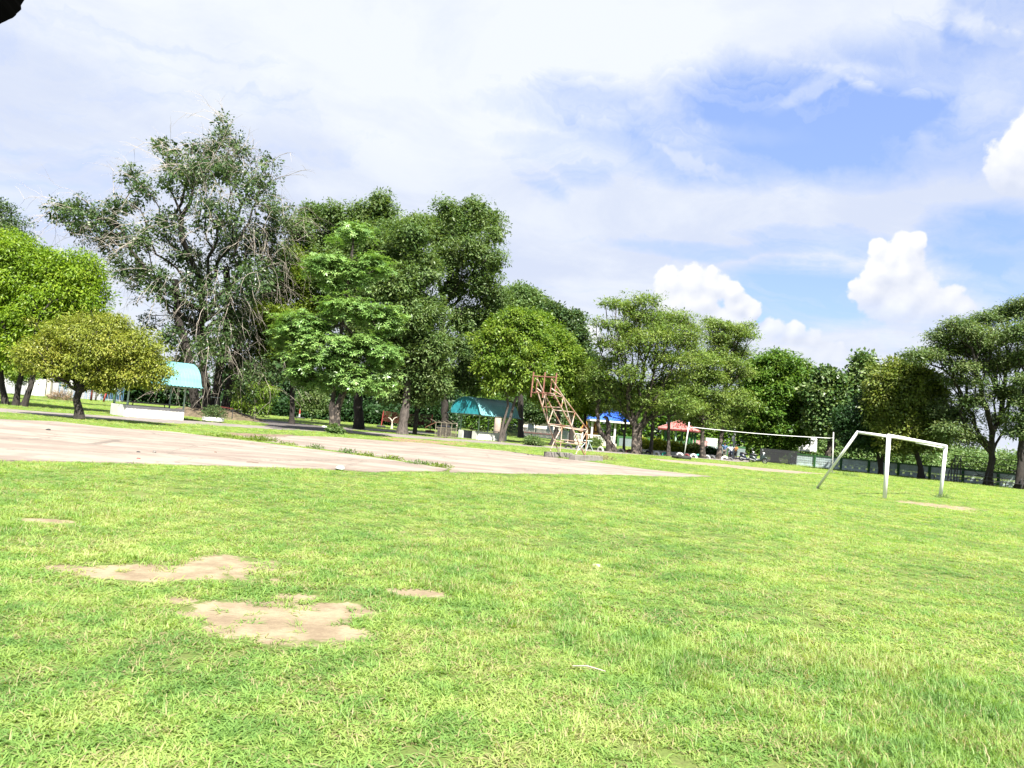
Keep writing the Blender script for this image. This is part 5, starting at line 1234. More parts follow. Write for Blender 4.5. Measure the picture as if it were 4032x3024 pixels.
# kerb
def bar_thing(name, label, cat, a, b, w_, h, mt, parts=1, kind=None, piece='block', rnd=0.0):
    a, b = Vector(a), Vector(b); t = thing(name, label, cat, a); L = (b - a).length; ang = math.atan2(b.y - a.y, b.x - a.x); r = random.Random(3)
    for i in range(parts):
        c = (b - a) * ((i + .5) / parts); MB().box((c.x, c.y, h / 2 + r.uniform(-rnd, rnd)), (L / parts - .02, w_ + r.uniform(-rnd, rnd), h), rz=ang + r.uniform(-rnd, rnd) * .2).build(piece, mt, t, bevel=.02)
    return t
bar_thing('kerb', 'low rough whitewashed kerb in front of the croton bushes', 'kerb', GD(2520, 75), GD(2832, 76), .25, .30, M_wall, 14, rnd=.03)

# ---- boards beyond
wb = thing('louvred_board', 'white board of five horizontal slats between the two mottled trunks', 'board', GD(2798, 92))
for x in (-.55, .55): MB().box((x, .06, 1.05), (.07, .07, 2.1)).build('post', M_wht, wb)
for i in range(5): MB().box((0, 0, 1.22 + i * .205), (1.5, .05, .15), M=Matrix.Rotation(R(8), 3, 'X')).build('slat', M_wht, wb)
pb_ = thing('banner', 'faded pink banner with pale panels behind the red pavilion', 'banner', GD(2742, 91))
MB().box((.25, 0, 1.35), (2.0, .05, .72)).build('sheet', M_pink, pb_)
for i in range(4): MB().box((-.42 + i * .45, -.035, 1.34), (.32, .02, .46)).build('panel', simple('faded_panel', (0.34, 0.22, 0.20), 0.7), pb_)
for x in (-.7, 1.2): MB().box((x, .07, .9), (.06, .06, 1.8)).build('post', M_wht, pb_)
bb2 = thing('billboard', 'blank white billboard on posts behind the dark slatted fence', 'billboard', GD(3176, 84))
zb0, zb1 = AT(3176, 1777, 84).z, AT(3176, 1721, 84).z
MB().box((0, 0, (zb0 + zb1) / 2), (1.95, .08, zb1 - zb0)).build('panel', M_goal, bb2, bevel=.01)
for x in (-.98, .98): MB().box((x, 0, (zb0 + zb1) / 2), (.05, .12, zb1 - zb0 + .06)).build('frame', M_wht, bb2)
for x in (-.5, .35): MB().box((x, .09, zb1 / 2), (.08, .08, zb1)).build('post', M_brown, bb2)
dp = thing('leaning_pole', 'thin brown pole propped diagonally against the bent brown trunk', 'pole', GD(3276, 72))
MB().tube([AT(3276, 1797, 72) - GD(3276, 72), AT(3223, 1763, 72) - GD(3276, 72)], .025, 6).build('pole', M_brown, dp)
MB().tube([AT(3276, 1797, 72) - GD(3276, 72), (0.3, .2, 0)], .025, 6).build('prop', M_brown, dp)
# utility pole near the people
up_ = thing('utility_pole', 'pale grey utility pole with a small white sign behind the people', 'pole', GD(2886, 88))
MB().tube([(0, 0, 0), (0, 0, AT(2886, 1682, 88).z)], [.14, .10], 10).build('pole', M_wall, up_); MB().box((-.2, -.12, AT(2880, 1727, 88).z), (.22, .03, .62)).build('sign', M_goal, up_)

# ---- vented boundary wall at right
W0 = Vector((29.6, 77.4, 0)); W1 = Vector((45.6, 59.2, 0)); wdir = (W1 - W0).normalized(); ang = math.atan2(wdir.y, wdir.x)
bw = thing('boundary_wall', 'low green framed wall with pale pierced block panels along the right side', 'wall', W0)
NB = 9; Lw = (W1 - W0).length; sp = Lw / NB
M3 = Matrix.Rotation(ang, 3, 'Z')
def wbx(name, x, y, z, sx_, sy, sz, mt): c = M3 @ Vector((x, y, z)); return MB().box(c, (sx_, sy, sz), rz=ang).build(name, mt, bw, bevel=.008)
for i in range(NB + 1): wbx('pillar', i * sp, 0, .62, .22, .24, 1.24, M_wgreen)
for i in range(NB):
    wbx('capping', (i + .5) * sp, 0, 1.18, sp - .22, .17, .12, M_wgreen); wbx('footing', (i + .5) * sp, 0, .11, sp - .22, .15, .22, M_wpanel)
    q = MB(); nx_, nz = 11, 4; cw = (sp - .22) / nx_; chh = (1.12 - .22) / nz; x0 = i * sp + .11
    for a in range(nx_ + 1): q.box(M3 @ Vector((x0 + a * cw, 0, .67)), (.062 if 0 < a < nx_ else .04, .09, .90), rz=ang)
    for b in range(nz + 1):
        q.box(M3 @ Vector((x0 + (sp - .22) / 2, 0, .22 + b * chh)), (sp - .26, .085, .07 if 0 < b < nz else .05), rz=ang)
    for a in range(nx_):
        for b in range(nz):
            if b != 1 and not (b == 0 and a % 3 == 1):
                q.box(M3 @ Vector((x0 + (a + .5) * cw, .01, .22 + (b + .5) * chh)), (cw * .9, .04, chh * .9), rz=ang)
            q.box(M3 @ Vector((x0 + (a + .5) * cw, 0, .22 + (b + .5) * chh)), (.035, .08, chh), rz=ang)
    o = q.build('pierced_blocks', M_wpanel, bw); o['kind'] = 'stuff'
# earlier stretch of the same kind of wall
M_bw2 = simple('dull_panel', (0.13, 0.165, 0.165), .9, var=.15)
bw2 = thing('boundary_wall', 'green and white wall seen behind the thin forked tree and the red pavilion', 'wall', GD(2432, 97))
for i in range(7):
    x = i * 2.4
    MB().box((x, 0, .7), (.25, .25, 1.4)).build('pillar', M_wgreen, bw2); MB().box((x + 1.2, 0, .62), (2.15, .12, 1.0)).build('panel', M_bw2, bw2); MB().box((x + 1.2, 0, 1.28), (2.15, .16, .24)).build('capping', M_wgreen, bw2)
# dark slatted fence below the bushy tree
df = thing('slatted_fence', 'dark grey upright slat fence in the shade under the bushy tree', 'fence', GD(2992, 76.5))
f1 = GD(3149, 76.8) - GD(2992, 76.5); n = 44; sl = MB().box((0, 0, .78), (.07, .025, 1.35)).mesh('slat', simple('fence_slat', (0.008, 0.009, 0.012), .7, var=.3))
for i in range(n):
    c = link('slat', sl, df); c.location = f1 * (i / (n - 1))
for z in (.3, 1.25): MB().bar(Vector((0, .04, z)), f1 + Vector((0, .04, z)), .05).build('rail', M_dkmet, df)
# picket fence in the far middle
pf = thing('picket_fence', 'dark green picket fence in shade beyond the turquoise shelter', 'fence', GD(1955, 106))
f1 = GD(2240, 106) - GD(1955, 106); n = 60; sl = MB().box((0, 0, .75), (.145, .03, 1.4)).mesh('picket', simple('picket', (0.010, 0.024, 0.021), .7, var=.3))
for i in range(n): c = link('picket', sl, pf); c.location = f1 * (i / (n - 1))
for z in (.35, 1.2): MB().bar(Vector((0, .05, z)), f1 + Vector((0, .05, z)), .06).build('rail', M_dkmet, pf)

# ---- bleachers
b0 = Vector((0, 0, 0)); bo = W0 + wdir * (0.655 * Lw) + Vector((-.75, -.66, 0)) * 2.6
bl = thing('bleachers', 'empty dark steel pipe bleachers standing before the boundary wall', 'bleachers', bo, ang)
Lb_ = 8.8
def bt(name, a, b, w_=.06): MB().bar(a, b, w_).build(name, M_dkmet, bl)
for x in (0, .45, 2.9, 5.3, 5.75, Lb_ - .45, Lb_):
    front = x not in (.45, 5.3, Lb_ - .45)
    bt('upright', (x, 1.3, 0), (x, 1.3, 2.35)); bt('upright', (x, .55, 0), (x, .55, 1.5)); bt('upright', (x, -.2, 0), (x, -.2, .75)); bt('brace', (x, -.2, .7), (x, 1.3, 2.2))
for y, z in ((1.3, 2.3), (1.2, 1.85), (.85, 1.45), (.5, 1.1), (.15, .75), (-.3, .42)):
    MB().box((Lb_ / 2, y, z), (Lb_, .22 if z < 1.9 else .05, .055)).build('seat_rail', M_dkmet, bl)
for x0, x1, z0, z1 in ((0, 2.9, 2.2, .1), (2.9, 5.5, .1, 2.2), (5.5, Lb_, 2.2, .1), (0, 2.9, .1, 1.2), (5.5, Lb_, .1, 1.3)): bt('cross_brace', (x0, 1.32, z0), (x1, 1.32, z1), .04)
for x0 in (-.9, 4.4): MB().box((x0 + .5, -.75, .42), (1.3, .22, .035)).build('step', M_dkmet, bl); bt('leg', (x0, -.75, 0), (x0, -.75, .42)); bt('leg', (x0 + 1.1, -.75, 0), (x0 + 1.1, -.75, .42))

# ---- left boundary: white wall, pillar, bar fence
L0 = GD(-60, 92); L1 = GD(176, 95)
lw = thing('white_wall', 'long white rendered wall with stained panels at the far left', 'wall', L0); seg = L1 - L0; al = math.atan2(seg.y, seg.x); hL = 2.1
for i in range(3):
    c = seg * ((i + .5) / 3); MB().box((c.x, c.y, hL / 2), (seg.length / 3 - .03, .16, hL), rz=al).build('panel', M_wall if i != 1 else M_greywall, lw)
MB().bar(Vector((0, 0, hL + .05)), seg + Vector((0, 0, hL + .05)), .24, .10).build('coping', M_wht, lw)
pr_ = thing('gate_pillar', 'square cream pillar joining the white wall to the grey wing wall', 'pillar', GD(190, 94.6)); MB().box((0, 0, 1.15), (.5, .4, 2.3)).build('shaft', M_cream, pr_, bevel=.02); MB().box((0, 0, 2.34), (.6, .5, .08)).build('cap', M_wht, pr_)
ww = thing('wing_wall', 'short grey rendered wall between cream pillar and blue bar fence', 'wall', GD(200, 95)); e_ = GD(226, 95) - GD(200, 95); MB().box((e_.x / 2, 0, .95), (e_.x, .15, 1.9)).build('panel', M_greywall, ww); MB().box((e_.x / 2, 0, 1.93), (e_.x, .2, .08)).build('coping', M_conc, ww)
F0 = GD(224, 96); F1 = GD(482, 99); ff = thing('bar_fence', 'blue and white upright bar fence behind the olive tree trunk', 'fence', F0); seg = F1 - F0
n = 42; brm = [MB().tube([(0, 0, .1), (0, 0, 2.15)], .035, 6).mesh('bar', m_) for m_ in (M_bluefence, M_greywall)]
for i in range(n): c = link('bar', brm[0 if math.sin(i * 1.9) > -.2 else 1], ff); c.location = seg * (i / (n - 1))
for z in (.3, 1.75): MB().bar(Vector((0, 0, z)), seg + Vector((0, 0, z)), .06).build('rail', M_greywall, ff)
MB().box((0, 0, 1.0), (.14, .14, 2.0)).build('post', M_bluefence, ff)
MB().bar((.1, 0, 1.3), (-.7, -.1, 2.1), .07).build('stay', M_greywall, ff)
bw3 = thing('block_wall', 'grey concrete block wall seen through the bar fence', 'wall', GD(225, 103)); seg = GD(400, 104) - GD(225, 103); al = math.atan2(seg.y, seg.x); nb = 18; bkm = MB().box((0, 0, 0), (seg.length / nb - .02, .2, .27)).mesh('block', simple('concrete_block', (0.24, 0.24, 0.25), .9, var=.25, scale=1.2))
for i in range(nb):
    for j in range(5):
        c = link('block', bkm, bw3); c.location = (seg.x * (i + .5 + (.5 if j % 2 else 0)) / (nb + .5), seg.y * (i + .5) / nb, .15 + j * .29); c.rotation_euler = (0, 0, al)
for px, Y_, top, rad, mt_, lab, tilt in ((272, 88, 1478, .20, M_wall, 'thick white concrete pole spattered with black behind the olive tree', 0), (358, 94, 1518, .13, M_dkred, 'dark red round post in front of the bar fence', 0), (376, 96, 1514, .11, M_conc, 'grey concrete post in front of the bar fence', 0), (407, 92, 1523, .11, M_redp, 'leaning bright red post by the bar fence', .35), (449, 90, 1525, .14, M_grn, 'dark green post near the shelter wall end', 0)):
    g = GD(px, Y_); t = thing('post', lab, 'post', g); z = AT(px + 8, top, Y_).z
    MB().tube([(0, 0, -.02), (tilt * .5, 0, z * .5), (tilt, 0, z)], [rad, rad * .95, rad * .9], 10).build('shaft', mt_, t, smooth=True)
    if px == 272:
        for a in range(7): MB().lathe([(0, .02), (.07, 0)], 7, (.19 * math.cos(a * 2 - 2), -.2 + .02 * a % .03, z - .25 - a * .13), 'Y').build('black_blotch', M_blk, t)
def brush(label, px, py, rx, rz_, mt_, n, L, W, cat='brush', name='brush_pile', seed=0, parent=None):
    g = G(px, py); r = np.random.default_rng(seed); d = unit(r.normal(0, 1, (n, 3))); d[:, 2] = np.abs(d[:, 2]); o = d * np.array([rx, rx * .8, rz_]) * r.uniform(.1, 1, (n, 1)) ** .6
    V, F = leaf_quads(o, unit(d * .5 + r.normal(0, .7, (n, 3))), unit(r.normal(0, 1, (n, 3))), L * r.uniform(.6, 1.3, n), W * r.uniform(.6, 1.3, n)); V[:, 2] = np.maximum(V[:, 2], .003)
    ob = link(name, raw_mesh(name, V, F, mt_)); ob.location = g; return tag(ob, label, cat)
brush('heap of dry brushwood against the grey wing wall', 236, 1576, 1.5, .95, M_dry, 700, .55, .05, seed=3)
# weed tufts in the slab joint and lawn
for q, (px, py, rx, rz_, n_, lab) in enumerate([(1000, 1735, .9, .16, 420, 'sprawling weeds at the left end of the slab joint'), (890, 1722, 1.2, .12, 420, 'low weeds spilling over the slab corner near the litter strip'), (1040, 1738, .75, .24, 420, 'tallest pale weed clump in the slab joint'), (1240, 1768, .42, .16, 200, 'dark green weed tuft in the middle of the slab joint'), (1365, 1786, .45, .18, 220, 'leafy weed tuft right of the middle in the slab joint'),
        (1440, 1797, .5, .12, 220, 'flat bright weeds in the slab joint before its right tufts'), (1545, 1811, .5, .14, 220, 'weed tuft three quarters along the slab joint'), (1660, 1831, .55, .12, 260, 'dark weed tuft near the right end of the slab joint'), (1735, 1842, .5, .12, 240, 'last weed tuft where the slab joint meets the lawn'), (1130, 1752, .5, .08, 160, 'thin weeds left of the dark tuft in the slab joint')]):
    brush(lab, px, py, rx, rz_, LF_mid if q in (3, 7, 4) else LF_ywg, n_, .11, .03, 'weeds', 'weed_clump', 70 + q)
brush('grassy hump beside the right concrete beam of the rusty frame', 2365, 1808, 1.1, .22, M_dry, 500, .22, .02, 'weeds', 'weed_clump', 81)
brush('dry tuft at the foot of the upright net pole', 3285, 1866, .45, .14, LF_mid, 160, .16, .02, 'weeds', 'weed_clump', 82)
brush('taller grass tuft on the lawn right of the upright net pole', 3345, 1876, .75, .2, LF_mid, 260, .22, .02, 'weeds', 'weed_clump', 83)
brush('grass tuft around the foot of the right goal post', 3712, 1962, .5, .14, LF_mid, 260, .16, .015, 'weeds', 'weed_clump', 84)

# ---- mound under the giant tree
mc = GD(830, 63); r_ = np.random.default_rng(2)
mg = np.linspace(-1, 1, 45); MX, MY = np.meshgrid(mg, mg); rr2 = np.sqrt(MX ** 2 + MY ** 2)
mz = np.clip(1 - rr2, 0, 1) ** .8 * 1.05; mz = np.where(rr2 > 1, -.05, mz + (fbm(MX * 8 + 30, MY * 8 + 9, 1.2, 4, 3) - .5) * .5 * np.clip(1 - rr2, 0, 1) ** .4 - .01)
V = np.stack([MX.ravel() * 4.6, MY.ravel() * 4.2, mz.ravel()], 1); q = (np.arange(44)[:, None] * 45 + np.arange(44)[None]).ravel()
mo = link('mound', raw_mesh('mound', V, np.stack([q, q + 1, q + 46, q + 45], 1), simple('root_mound_soil', (0.10, 0.075, 0.045), .95, var=.35, scale=2.5, bump=.9, stain=(.075, .09, .03)), True)); mo.location = mc; mo['kind'] = 'structure'

# ---- potted bush in split white tyre
pp = G(838, 1662); pt_ = thing('planter', 'spreading green bush in a low broken white planter near the mound', 'planter', pp)
MB().lathe([(.62, 0), (.72, .10), (.70, .30), (.58, .34), (.50, .26), (.0, .24)], 20).build('planter_bowl', M_wht, pt_)
d_ = unit(r_.normal(0, 1, (1500, 3))); d_[:, 2] = np.abs(d_[:, 2]); o_ = d_ * np.array([.95, .8, .85]) * r_.uniform(.25, 1, (1500, 1)) + np.array([0, 0, .35])
V, F = leaf_quads(o_, unit(d_ + r_.normal(0, .5, (1500, 3))), unit(d_ + np.array([0, 0, .6])), np.full(1500, .12), np.full(1500, .06)); link('foliage', raw_mesh('foliage', V, F, LF_dark), pt_)
for k in range(6): MB().tube([(0, 0, .2), (.3 * math.cos(k), .3 * math.sin(k), .6), (.6 * math.cos(k), .6 * math.sin(k), .85)], [.03, .02, .01], 5).build('stem', M_brown, pt_)

# ---- rail, hanging bag, tied cloth
rg = thing('rail_frame', 'low dark red pipe rail beside the mound', 'rail', GD(888, 60)); wv_ = .75
MB().bar((-.55, 0, 1.02), (.55, 0, .92), .05).build('rail', M_dkred, rg); MB().bar((-.5, 0, 0), (-.5, 0, 1.0), .045).build('leg', M_dkmet, rg); MB().bar((.5, 0, 0), (.5, 0, .93), .045).build('leg', M_dkmet, rg)
sb = GD(858, 62.5); hb = thing('hanging_bag', 'grey cloth bag strapped to the dark trunk right of the left shelter', 'bag', (sb.x - .25, sb.y, AT(846, 1567, 62).z))
MB().lathe([(0, -.75), (.16, -.70), (.2, -.35), (.13, 0), (0, .05)], 12).build('bag', simple('grey_cloth', (0.12, 0.11, 0.11), .9), hb); MB().torus((-.35, .3, .05), .42, .035, 20, 6, Matrix.Rotation(R(90), 3, 'X')).build('strap', M_wpanel, hb)

# ---- nets on red posts in tyres, far
nt = thing('old_net', 'sagging dark red net on two red posts in tyres under the tall trees', 'net', GD(1500, 84)); e_ = GD(1692, 80) - GD(1500, 84)
zt_ = AT(1505, 1618, 84).z
for p in (Vector((0, 0, 0)), e_):
    MB().tube([p, p + Vector((.12, 0, zt_ + .05))], .05, 8).build('post', M_redp, nt)
    mb = MB(); mb.torus(p + Vector((0, 0, .12)), .38, .14, 20, 8, Matrix.Rotation(R(90), 3, 'X')); mb.build('tyre_base', M_rub if p.length < 1 else M_brown, nt, smooth=True)
nm = MB()
for i in range(9):
    z0 = zt_ - .02 - i * .13; pts = [e_ * (k / 16) + Vector((.1, 0, z0 - .10 * math.sin(math.pi * k / 16) * (1 + .1 * i))) for k in range(17)]; nm.tube(pts, .022 if i in (0, 8) else .016, 4)
for k in range(0, 49):
    u = k / 48; s = math.sin(math.pi * u); nm.tube([e_ * u + Vector((.1, 0, zt_ - .02 - .1 * s)), e_ * u + Vector((.1, 0, zt_ - 1.06 - .18 * s))], .010, 3)
o = nm.build('net', M_dkred, nt); o['kind'] = 'stuff'
rp2 = thing('marker_post', 'short red and white post standing in a flat tyre on the far lawn', 'post', GD(1178, 96)); MB().tube([(0, 0, 0), (0, 0, .6)], .09, 8).build('lower_shaft', M_wht, rp2); MB().tube([(0, 0, .6), (0, 0, 1.25)], .09, 8).build('upper_shaft', M_redp, rp2)
mb = MB(); mb.torus((0.1, 0, .10), .5, .12, 20, 8, Matrix.Rotation(R(90), 3, 'X')); mb.build('tyre_base', M_rub, rp2, smooth=True)
fs = thing('forked_stump', 'bare pale forked stump between the dark trunk and the furrowed trunk', 'stump', GD(1542, 82))
for pts, rr_ in (([(0, 0, 0), (0, 0, .5), (-.02, 0, .85)], [.16, .09, .08]), ([(-.02, 0, .85), (-.28, 0, 1.15), (-.5, 0, 1.2)], [.07, .05, .03]), ([(-.02, 0, .85), (.2, 0, 1.2), (.5, 0, 1.35)], [.07, .05, .03])): MB().tube(pts, rr_, 8).build('limb', M_cream, fs)
dt = thing('dark_post', 'straight black post right of the furrowed grey trunk', 'post', GD(1632, 64)); MB().tube([(0, 0, 0), (.02, .02, 3.4)], [.20, .17], 10).build('shaft', BK_dark, dt)
ptk = thing('wrapped_trunk', 'pale bare trunk stub behind the turquoise shelter', 'trunk', GD(1952, 80)); MB().tube([(0, 0, 0), (.05, 0, 1), (.1, 0, 2.6)], [.42, .36, .36], 12).build('shaft', simple('pale_trunk', (0.30, 0.24, 0.20), .9, var=.2, scale=2, bump=.6), ptk, smooth=True)

# ---- caged bins by the turquoise shelter
M_cage = simple('cage_pipe', (0.16, 0.14, 0.10), .8, var=.3)
cg = thing('bin_cage', 'open pipe and wire cage around the black bins left of the turquoise shelter', 'cage', G(1712, 1722)); e_ = G(1795, 1727) - G(1712, 1722); pn = Vector((-e_.y, e_.x, 0)).normalized() * 1.0; hz = 1.28
for k in range(5):
    p = e_ * (k / 4); MB().bar(p, p + Vector((0, 0, hz)), .045).build('upright', M_cage, cg); MB().bar(p + Vector((0, 0, hz)), p + pn * .7 + Vector((0, 0, hz + .22)), .035).build('upright', M_cage, cg)
for z in (.1, .85, hz): MB().bar(Vector((0, 0, z)), e_ + Vector((0, 0, z)), .045).build('rail', M_cage, cg)
MB().bar((0, 0, hz), Vector((-.9, .2, .75)), .05).build('rail', M_brown, cg)
mm_ = MB()
for k in range(26):
    u = k / 26; mm_.tube([e_ * u + Vector((0, 0, .1)), e_ * min(1, u + .16) + Vector((0, 0, .85))], .006, 3, False); mm_.tube([e_ * min(1, u + .16) + Vector((0, 0, .1)), e_ * u + Vector((0, 0, .85))], .006, 3, False)
o = mm_.build('wire_mesh', M_cage, cg); o['kind'] = 'stuff'
for k, lab in ((.42, 'black lidded bin on the left inside the pipe cage'), (.72, 'black lidded bin on the right inside the pipe cage')):
    p = G(1712, 1722) + e_ * k + pn * .55; t = thing('waste_bin', lab, 'bin', p, math.atan2(e_.y, e_.x), 'bins in the pipe cage')
    MB().lathe([(0, 0), (.26, 0), (.33, .88), (.36, .9), (.36, .95), (0, .95)], 4, (0, 0, 0)).build('tub', M_blk, t); MB().box((0, 0, .98), (.54, .54, .06)).build('lid', simple('bin_lid', (0.03, 0.035, 0.05), .5), t, bevel=.02)

# ---- houses glimpsed beyond the picket fence and walls
def house(label, px0, px1, Y, h, wall, roofm, seed):
    a, b = GD(px0, Y), GD(px1, Y); t = thing('house', label, 'house', a); L = b.x - a.x
    MB().box((L / 2, 3, h / 2), (L, 6, h)).build('wall', wall, t); q = MB()
    q.v = [(-.6, -.7, h - .05), (L + .6, -.7, h - .05), (L + .6, 6.7, h - .05), (-.6, 6.7, h - .05), (.4, 3, h + 1.7), (L - .4, 3, h + 1.7)]; q.f = [(0, 1, 5, 4), (1, 2, 5), (2, 3, 4, 5), (3, 0, 4), (3, 2, 1, 0)]; q.build('roof', roofm, t)
    n = max(2, int(L / 3))
    for i in range(n):
        x = L * (i + .5) / n; w_ = MB().box((x, -.02, h * .52), (1.2, .08, 1.1)).build('window', M_wht, t); MB().box((x, -.075, h * .52), (1.02, .03, .92)).build('pane', simple('window_glass', (0.03, 0.04, 0.05), .15), w_)
        w_ = None
    MB().box((L / 2, -.08, h * .2), (L, .06, .22)).build('band', M_redp, t)
house('cream walled house with a red band beyond the picket fence', 2050, 2200, 122, 2.9, simple('cream_house', (0.55, 0.50, 0.44), .85, var=.1), M_conc, 1)
bush('leafy shrub hiding the cream house beyond the picket fence', [(2075, 1620, 45, 30), (2120, 1650, 35, 22), (2180, 1640, 45, 35), (2045, 1600, 40, 30), (2160, 1600, 40, 30)], 112, 2110, LF_dark, 200, leaf=(0.4, 0.2), spread=0.5, seed=91)
house('small white house behind the turquoise shelter roof', 1730, 1800, 116, 2.9, M_wall, M_conc, 2)
#house('low white house beyond the thin forked tree', 2425, 2560, 112, 3.2, M_wall, M_conc, 3)

# ---- scooters
def scooter(label, loc, rz, body, group=None, seat=True):
    t = thing('scooter', label, 'motorbike', loc, rz, group)
    for x, r_w in ((-.62, .27), (.62, .27)):
        q = MB(); q.torus((x, 0, r_w), r_w - .055, .055, 22, 8); w_ = q.build('wheel', M_rub, t, smooth=True)
        q = MB(); q.lathe([(.03, -.05), (.03, .05)], 8, (x, 0, r_w), 'Y')
        for k in range(5):
            a = k * 2 * math.pi / 5; q.bar((x, 0, r_w), (x + .2 * math.cos(a), 0, r_w + .2 * math.sin(a)), .025)
        q.build('rim', M_greywall, w_)
    MB().tube([(.62, 0, .27), (.52, 0, .62), (.42, 0, .98)], [.035, .04, .03], 8).build('fork', M_dkmet, t)
    q = MB(); q.tube([(.84, 0, .40), (.74, 0, .55), (.60, 0, .58), (.46, 0, .50)], [.05, .085, .09, .06], 8); q.build('front_fender', body, t, smooth=True)
    q = MB(); q.tube([(.50, 0, .95), (.42, 0, .75), (.32, 0, .45), (.16, 0, .28), (-.12, 0, .26), (-.30, 0, .40), (-.52, 0, .55), (-.82, 0, .66)], [.10, .17, .15, .12, .12, .17, .18, .08], 12); q.build('body', body, t, smooth=True)
    MB().tube([(-.05, 0, .68), (-.25, 0, .76), (-.55, 0, .77), (-.80, 0, .80)], [.06, .12, .13, .06], 10).build('seat', M_blk, t, smooth=True)
    MB().tube([(.36, -.32, 1.04), (.42, -.12, 1.0), (.42, .12, 1.0), (.36, .32, 1.04)], .022, 8).build('handlebar', M_dkmet, t)
    for s in (-1, 1): m_ = MB().tube([(.38, s * .25, 1.03), (.36, s * .30, 1.24)], .01, 5).build('mirror', M_dkmet, t); MB().lathe([(0, -.02), (.06, -.01), (.06, .01), (0, .02)], 10, (.36, s * .30, 1.28), 'X').build('glass', M_greywall, m_)
    MB().lathe([(.0, .13), (.07, .11), (.095, .02), (.08, -.06)], 12, (.45, 0, .98), 'X').build('headlight', M_wht, t)
    MB().tube([(-.2, -.15, .25), (-.75, -.17, .34)], [.03, .05], 8).build('exhaust', M_greywall, t); MB().box((-.88, 0, .52), (.03, .18, .12)).build('number_plate', M_wht, t); MB().tube([(-.62, 0, .27), (-.45, 0, .45)], .05, 6).build('swing_arm', M_dkmet, t)
    MB().bar((0, .1, .2), (-.1, .25, 0), .02).build('stand', M_dkmet, t)
    return t
M_navy = simple('navy_plastic', (0.012, 0.018, 0.035), .3); M_gsc = simple('grey_green_plastic', (0.022, 0.034, 0.036), .3); M_rsc = simple('red_plastic', (0.22, 0.015, 0.015), .3)
s1 = G(2944, 1817); scooter('black scooter parked side on with raised seat left of the slatted fence', s1, R(-12), M_navy, 'scooters parked by the path')
s2 = G(2984, 1824); scooter('grey green scooter with its front wheel at the slatted fence corner', s2, R(-25), M_gsc, 'scooters parked by the path')
s3 = GD(2876, 78.5); scooter('dark scooter carrying the seated rider and facing the camera', s3, R(-100), M_navy)
s4 = GD(872, 88); scooter('red motorbike parked at the thicket edge behind the mound', s4, R(170), M_rsc, 'motorbikes behind the mound')
s5 = GD(862, 89.5); scooter('black motorbike parked left of the red one behind the mound', s5, R(165), M_navy, 'motorbikes behind the mound')

